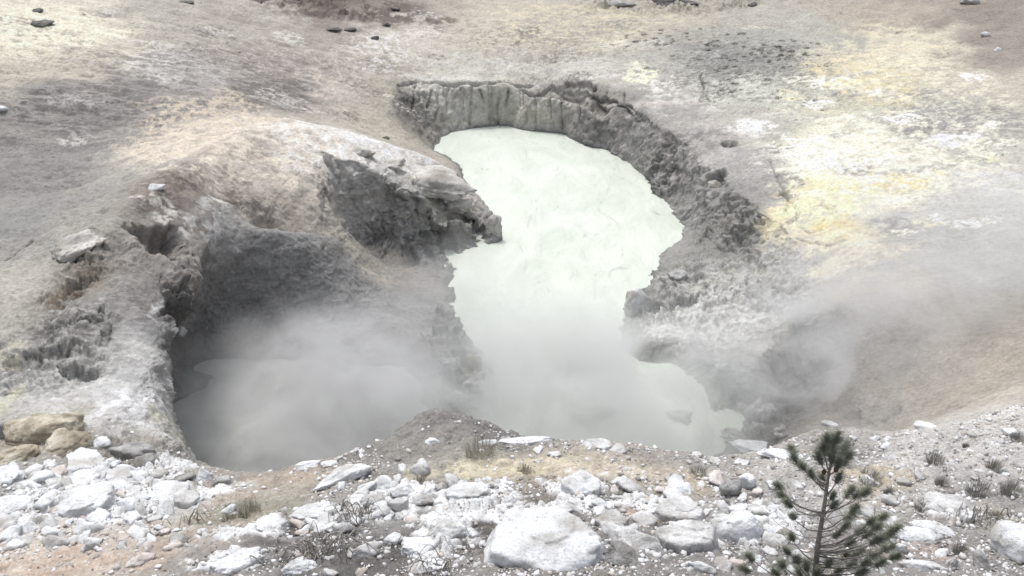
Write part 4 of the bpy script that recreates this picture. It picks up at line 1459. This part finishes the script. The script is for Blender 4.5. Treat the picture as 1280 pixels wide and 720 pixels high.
CL = [  # px, py, radius px, attach py
    (1042, 556, 15, 585), (1030, 560, 14, 588), (1054, 562, 14, 588), (1024, 573, 12, 592), (1058, 574, 13, 594), (1040, 572, 13, 594), (1048, 580, 10, 596), (1046, 547, 11, 580), (1034, 549, 10, 580),
    (991, 564, 9, 605), (995, 575, 10, 605), (1003, 583, 9, 605), (1014, 592, 9, 612), (1028, 600, 10, 622), (1048, 598, 10, 620),
    (973, 607, 10, 640), (979, 620, 10, 640), (986, 630, 9, 645), (1041, 620, 7, 635), (1042, 632, 8, 645),
    (1061, 616, 11, 650), (1082, 615, 10, 640), (1072, 619, 9, 640), (1068, 636, 10, 662), (1060, 646, 10, 665), (1056, 658, 9, 672),
    (1088, 652, 9, 682), (1103, 647, 9, 684), (1096, 658, 9, 684), (1116, 663, 12, 690), (1106, 671, 11, 690), (1095, 676, 12, 692), (1085, 668, 10, 688), (1110, 685, 11, 694), (1092, 694, 12, 700),
    (1062, 678, 9, 690), (1064, 706, 10, 715), (1076, 716, 11, 722), (1046, 716, 10, 722), (1008, 708, 12, 720), (996, 700, 10, 718), (984, 690, 8, 705), (990, 672, 8, 700),
    (1000, 717, 10, 726), (1072, 690, 10, 705), (1056, 695, 9, 708), (1036, 704, 9, 716), (1022, 715, 9, 724), (1100, 704, 11, 714), (1118, 696, 9, 706), (978, 706, 10, 718), (992, 646, 7, 664), (1075, 664, 9, 684), (1046, 668, 8, 680), (938, 697, 9, 728), (932, 712, 9, 730), (970, 716, 9, 728), (1082, 703, 9, 715),
]


def needles(center, axis, R_, n):
    vs, fs = [], []
    axis = axis / np.linalg.norm(axis)
    u = np.cross(axis, [.2, .9, .3]); u /= np.linalg.norm(u)
    w_ = np.cross(axis, u)
    for i in range(n):
        t = random.uniform(-.7, .6)
        an = random.uniform(0, 6.283)
        out = random.uniform(.25, 1.0) if t < .45 else random.uniform(0, .8)
        d_ = axis * random.uniform(.0, .75) + (math.cos(an) * u + math.sin(an) * w_) * out
        d_ /= np.linalg.norm(d_)
        b = center + axis * t * R_ * .75 + np.array([random.gauss(0, R_ * .07) for _ in range(3)])
        L = R_ * random.uniform(.55, .85)
        s_ = np.cross(d_, [random.uniform(-1, 1), random.uniform(-1, 1), random.uniform(-1, 1)])
        s_ = s_ / (np.linalg.norm(s_) + 1e-9) * .0017
        s2 = np.cross(d_, s_)
        k0 = len(vs)
        vs += [b + s_, b - s_ * .5 + s2, b - s_ * .5 - s2, b + d_ * L]
        fs += [(k0, k0 + 1, k0 + 3), (k0 + 1, k0 + 2, k0 + 3), (k0 + 2, k0, k0 + 3)]
    return np.array(vs), np.array(fs)


for i, (px, py, r, apy) in enumerate(CL):
    off = random.uniform(-.28, .28) if abs(px - 1040) > 12 else random.uniform(-.1, .1)
    c_ = at_y(px, py, TB + off)
    a0 = trunk_at(apy)
    R_ = r * 1.55 * depth_at(*c_) / F
    pts = curve(a0, c_, .12 * np.linalg.norm(c_ - a0), 8, .008)
    rr_ = np.linspace(.010, .0035, len(pts))
    v, f = tube([p - L0 for p in pts], rr_, 6)
    br = mesh_obj('branch', v, f, M_bark, root)
    v, f = needles(c_ - L0, pts[-1] - pts[-3] + np.array([0, 0, .03]), R_, 340)
    mesh_obj('needle_clump', v, f, M_needle, br, smooth_shade=False)
# bare twigs low on the trunk
for (px, py, apy) in [(975, 660, 690), (965, 648, 672), (1000, 668, 695), (1068, 668, 640), (1058, 655, 632), (1085, 700, 690), (985, 640, 640), (1005, 600, 612), (960, 680, 705), (1075, 648, 655), (1012, 648, 665)]:
    c_ = at_y(px, py, TB + random.uniform(-.25, .25))
    pts = curve(trunk_at(apy), c_, .10 * random.uniform(-1, 1.5), 8, .012)
    v, f = tube([p - L0 for p in pts], np.linspace(.006, .002, 8), 5)
    mesh_obj('twig', v, f, M_dead, root)
for (px, py) in [(1045, 587), (1057, 693), (1030, 590)]:
    c_ = at_y(px, py, TB - .04)
    v, f = ico(3)
    v = v * np.array([.022, .022, .032])
    v = v * (1 + .18 * np.sin(v[:, 2:3] * 600) * np.sin(np.arctan2(v[:, 1:2], v[:, 0:1]) * 6))
    mesh_obj('pine_cone', v + (c_ - L0), f, M_cone, root)


# ---- piles of dead brush
def brush(px, py, n_br, n_tw, spread, label, length=.5):
    x, y, z = hit(px, py)
    z = ground(x, y)
    r_ = bpy.data.objects.new('dead_brush', None)
    COL.objects.link(r_)
    r_.location = (x, y, z)
    tag(r_, label, 'dead brush')
    for k_ in range(n_br + n_tw):
        big = k_ < n_br
        ox, oy = random.gauss(0, spread * .5), random.gauss(0, spread * .32)
        a = random.uniform(0, 6.28)
        L = length * (random.uniform(.7, 1.3) if big else random.uniform(.35, .9))
        n_ = 8
        pts = []
        bend = random.uniform(-2.4, 2.4)
        lift = random.uniform(.02, .28)
        xx, yy = ox, oy
        for i in range(n_):
            t = i / (n_ - 1)
            aa = a + bend * t
            xx += math.cos(aa) * L / n_
            yy += math.sin(aa) * L / n_
            g_ = ground(x + xx, y + yy) - z
            pts.append((xx + random.uniform(-.008, .008), yy, g_ + .01 + lift * math.sin(math.pi * min(1, t * 1.1)) * random.uniform(.85, 1.1)))
        rad = np.linspace(.013 if big else .006, .004 if big else .002, n_)
        v, f = tube(pts, rad, 6 if big else 4)
        mesh_obj('branch' if big else 'twig', v, f, M_dead, r_)


brush(395, 692, 10, 60, .62, 'tangled pile of grey dead branches at bottom, left of centre', .55)
brush(448, 648, 5, 45, .40, 'smaller heap of dark dead twigs just above the big tangled pile', .42)
brush(535, 712, 3, 24, .35, 'sparse dead twigs at the bottom edge right of the tangled pile', .4)
brush(240, 655, 2, 10, .30, 'a few thin dead sticks lying in the left rubble', .4)
brush(1215, 655, 2, 30, .35, 'low dead twigs left of the big round boulder', .3)


# ---- grass tufts and grey shrubs
def tuft_mesh(seed, n, w_, h_, width, lean=.6):
    r_ = random.Random(seed)
    vs, fs = [], []
    for i in range(n):
        a = r_.uniform(0, 6.283)
        rr_ = w_ * math.sqrt(r_.random()) * .55
        b = np.array([rr_ * math.cos(a), rr_ * math.sin(a), -.01])
        hh = h_ * r_.uniform(.45, 1)
        a2 = a + r_.uniform(-.8, .8)
        ln = lean * r_.uniform(.1, 1)
        mid = b + np.array([math.cos(a2) * ln * hh * .35, math.sin(a2) * ln * hh * .35, hh * .6])
        tip = b + np.array([math.cos(a2) * ln * hh, math.sin(a2) * ln * hh, hh])
        s_ = np.array([-math.sin(a2 + .5), math.cos(a2 + .5), 0]) * width
        k0 = len(vs)
        vs += [b + s_, b - s_, mid - s_ * .8, mid + s_ * .8, tip, tip]
        fs += [(k0, k0 + 1, k0 + 2, k0 + 3), (k0 + 3, k0 + 2, k0 + 4, k0 + 5)]
    return np.array(vs), np.array(fs)


def tuft(px, py, w_px, mat, label, name='grass_tuft', cat='grass tuft', group=None, n=260, hk=.8, width=.002, seed=0):
    x, y, z = hit(px, py)
    z = ground(x, y)
    d = depth_at(x, y, z) / F
    v, f = tuft_mesh(seed + int(px * 7 + py), n, w_px * d * .55, w_px * d * .5 * hk, width)
    o = mesh_obj(name, v, f, mat, smooth_shade=False)
    o.location = (x, y, z)
    tag(o, label, cat, group)
    return o


for (px, py, w_, m_, lab) in [
    (312, 643, 46, M_straw, 'wide dry greenish grass tuft left of the twig pile'),
    (286, 652, 30, M_straw, 'small dry tuft at left end of the wide greenish one'),
    (524, 603, 26, M_straw, 'dry grass fringe at the foot of the small round rock'),
    (600, 566, 60, M_straw, 'low faint grass on the tan ridge at centre'),
    (775, 622, 24, M_straw, 'brownish tuft between white outcrop and blocky grey boulder'),
    (872, 592, 34, M_gshrub, 'grey tuft left of the upright wedge rock'),
    (1086, 606, 44, M_straw, 'yellowish dry grass tuft right of the sapling top'),
    (1150, 640, 26, M_gshrub, 'grey tuft at left end of the broad pale outcrop'),
    (1244, 648, 26, M_straw, 'yellowish tuft above the big round boulder'),
    (655, 592, 30, M_straw, 'short straw tuft on bare tan soil at centre'),
]:
    tuft(px, py, w_, m_, lab, n=420 if w_ > 40 else 280)
for i, (px, py, w_, lab) in enumerate([
    (1166, 582, 34, 'grey twiggy shrub nearest the white boulder on the right ridge'),
    (1207, 560, 14, 'thin upright grey stem plant on the right slope'),
    (1240, 588, 30, 'grey shrub high on the right slope near the edge'),
    (1270, 552, 28, 'grey shrub at the right edge beside a small white rock'),
    (1222, 618, 44, 'wide dark grey shrub right of the broad pale outcrop'),
    (1262, 618, 40, 'dark grey shrub at the right edge above the round boulder'),
    (1200, 690, 30, 'grey shrub between long white boulder and round boulder'),
    (1176, 608, 26, 'small grey shrub just above the broad pale outcrop'),
    (700, 652, 22, 'small dark scrub behind the largest flat slab'),
    (905, 632, 22, 'small dark scrub under the upright wedge rock'),
    (1110, 620, 22, 'small grey scrub left of the broad outcrop'),
]):
    tuft(px, py, w_, M_gshrub, lab, 'shrub', 'shrub', n=360, hk=.9, width=.0022)
# little dark plants on the far flat
r_ = random.Random(5)
k_ = 0
DT = []
for (cx, cy, sx_, sy_, n_) in [(935, 72, 70, 20, 60), (860, 48, 55, 14, 26), (990, 60, 30, 14, 18), (790, 55, 40, 12, 12), (1010, 130, 50, 16, 8), (900, 108, 40, 8, 12)]:
    for _ in range(n_):
        DT.append((r_.gauss(cx, sx_ * .5), r_.gauss(cy, sy_ * .6), r_.uniform(4, 10)))
protos_t = []
for (px, py, w_) in DT:
    x, y, z = hit(px, py)
    z = ground(x, y)
    if len(protos_t) < 5:
        v, f = tuft_mesh(60 + len(protos_t), 110, 1.1, .25, .018, 1.6)
        o = mesh_obj('dark_tuft', v, f, M_moss, smooth_shade=False)
        protos_t.append(o)
    else:
        o = r_.choice(protos_t).copy()
        COL.objects.link(o)
    s_ = w_ * .8 * depth_at(x, y, z) / F
    o.location = (x, y, z)
    o.scale = (s_, s_, s_)
    o.rotation_euler = (0, 0, r_.uniform(0, 6.28))
    tag(o, 'small dark plant dotting the far pale flat at upper right', 'plant', 'dark plants on the far flat')

# ------------------------------------------------------------------ steam
def steam(name, px, py, z, rx, ry, rz, dens, label, thr=.42, scale=.5, yaw=0.0, seed=0.0, col=(.93, .935, .94)):
    m = bpy.data.materials.new(name)
    m.use_nodes = True
    nt = m.node_tree
    nt.nodes.clear()
    out = nt.nodes.new('ShaderNodeOutputMaterial')
    pv = nt.nodes.new('ShaderNodeVolumePrincipled')
    pv.inputs['Color'].default_value = (*col, 1)
    pv.inputs['Anisotropy'].default_value = .15
    nt.links.new(pv.outputs[0], out.inputs['Volume'])
    t = nt.nodes.new('ShaderNodeTexCoord')
    ln = nt.nodes.new('ShaderNodeVectorMath'); ln.operation = 'LENGTH'
    nt.links.new(t.outputs['Object'], ln.inputs[0])
    geo = nt.nodes.new('ShaderNodeNewGeometry')
    mp_ = nt.nodes.new('ShaderNodeMapping')
    mp_.inputs['Location'].default_value = (seed, seed * 2, seed)
    mp_.inputs['Scale'].default_value = (1, 1, 1.2)
    nt.links.new(geo.outputs['Position'], mp_.inputs['Vector'])
    ns = noise_node(nt, mp_.outputs[0], scale, 8, .66)
    ns.inputs['Distortion'].default_value = 1.3
    mr = nt.nodes.new('ShaderNodeMapRange')
    mr.interpolation_type = 'SMOOTHSTEP'
    mr.inputs['From Min'].default_value = thr - .06
    mr.inputs['From Max'].default_value = thr + .14
    nt.links.new(ns.outputs[0], mr.inputs['Value'])
    fall = nt.nodes.new('ShaderNodeMapRange')
    fall.interpolation_type = 'SMOOTHSTEP'
    fall.inputs['From Min'].default_value = 1.0
    fall.inputs['From Max'].default_value = .25
    nt.links.new(ln.outputs['Value'], fall.inputs['Value'])
    mu = nt.nodes.new('ShaderNodeMath'); mu.operation = 'MULTIPLY'
    nt.links.new(mr.outputs[0], mu.inputs[0]); nt.links.new(fall.outputs[0], mu.inputs[1])
    mu2 = nt.nodes.new('ShaderNodeMath'); mu2.operation = 'MULTIPLY'
    nt.links.new(mu.outputs[0], mu2.inputs[0]); mu2.inputs[1].default_value = dens
    nt.links.new(mu2.outputs[0], pv.inputs['Density'])
    v, f = ico(3)
    o = mesh_obj(name, v * 1.02, f, m)
    x, y, _ = at(px, py, z)
    o.location = (x, y, z)
    o.scale = (rx, ry, rz)
    o.rotation_euler = (0, 0, math.radians(yaw))
    tag(o, label, kind='stuff')
    return o


STC = (.80, .80, .80)
steam('steam', 390, 500, .4, 5.0, 4.4, 2.6, 1.15, 'steam filling the left pit', .44, .40, seed=1, col=STC)
steam('steam', 440, 470, 1.6, 4.6, 4.0, 2.4, .35, 'steam rising in front of the left pit wall', .46, .55, seed=21, col=STC)
steam('steam', 740, 510, .6, 6.4, 5.8, 2.6, 1.25, 'steam over the near half of the mud pool', .43, .36, seed=5, col=(.82, .83, .815))
steam('steam', 580, 400, 1.0, 3.6, 6.0, 2.2, .2, 'thin steam between the two pools', .44, .5, seed=8, col=STC)
steam('steam', 1080, 430, 3.2, 6.0, 5.0, 2.6, .5, 'steam drifting over the brown right slope', .46, .45, seed=11, col=STC)
steam('steam', 1230, 300, 4.6, 8.0, 6.0, 2.2, .2, 'thin steam drifting across the yellow flat', .44, .35, seed=14, col=STC)
SC.cycles.volume_step_rate = 1.0
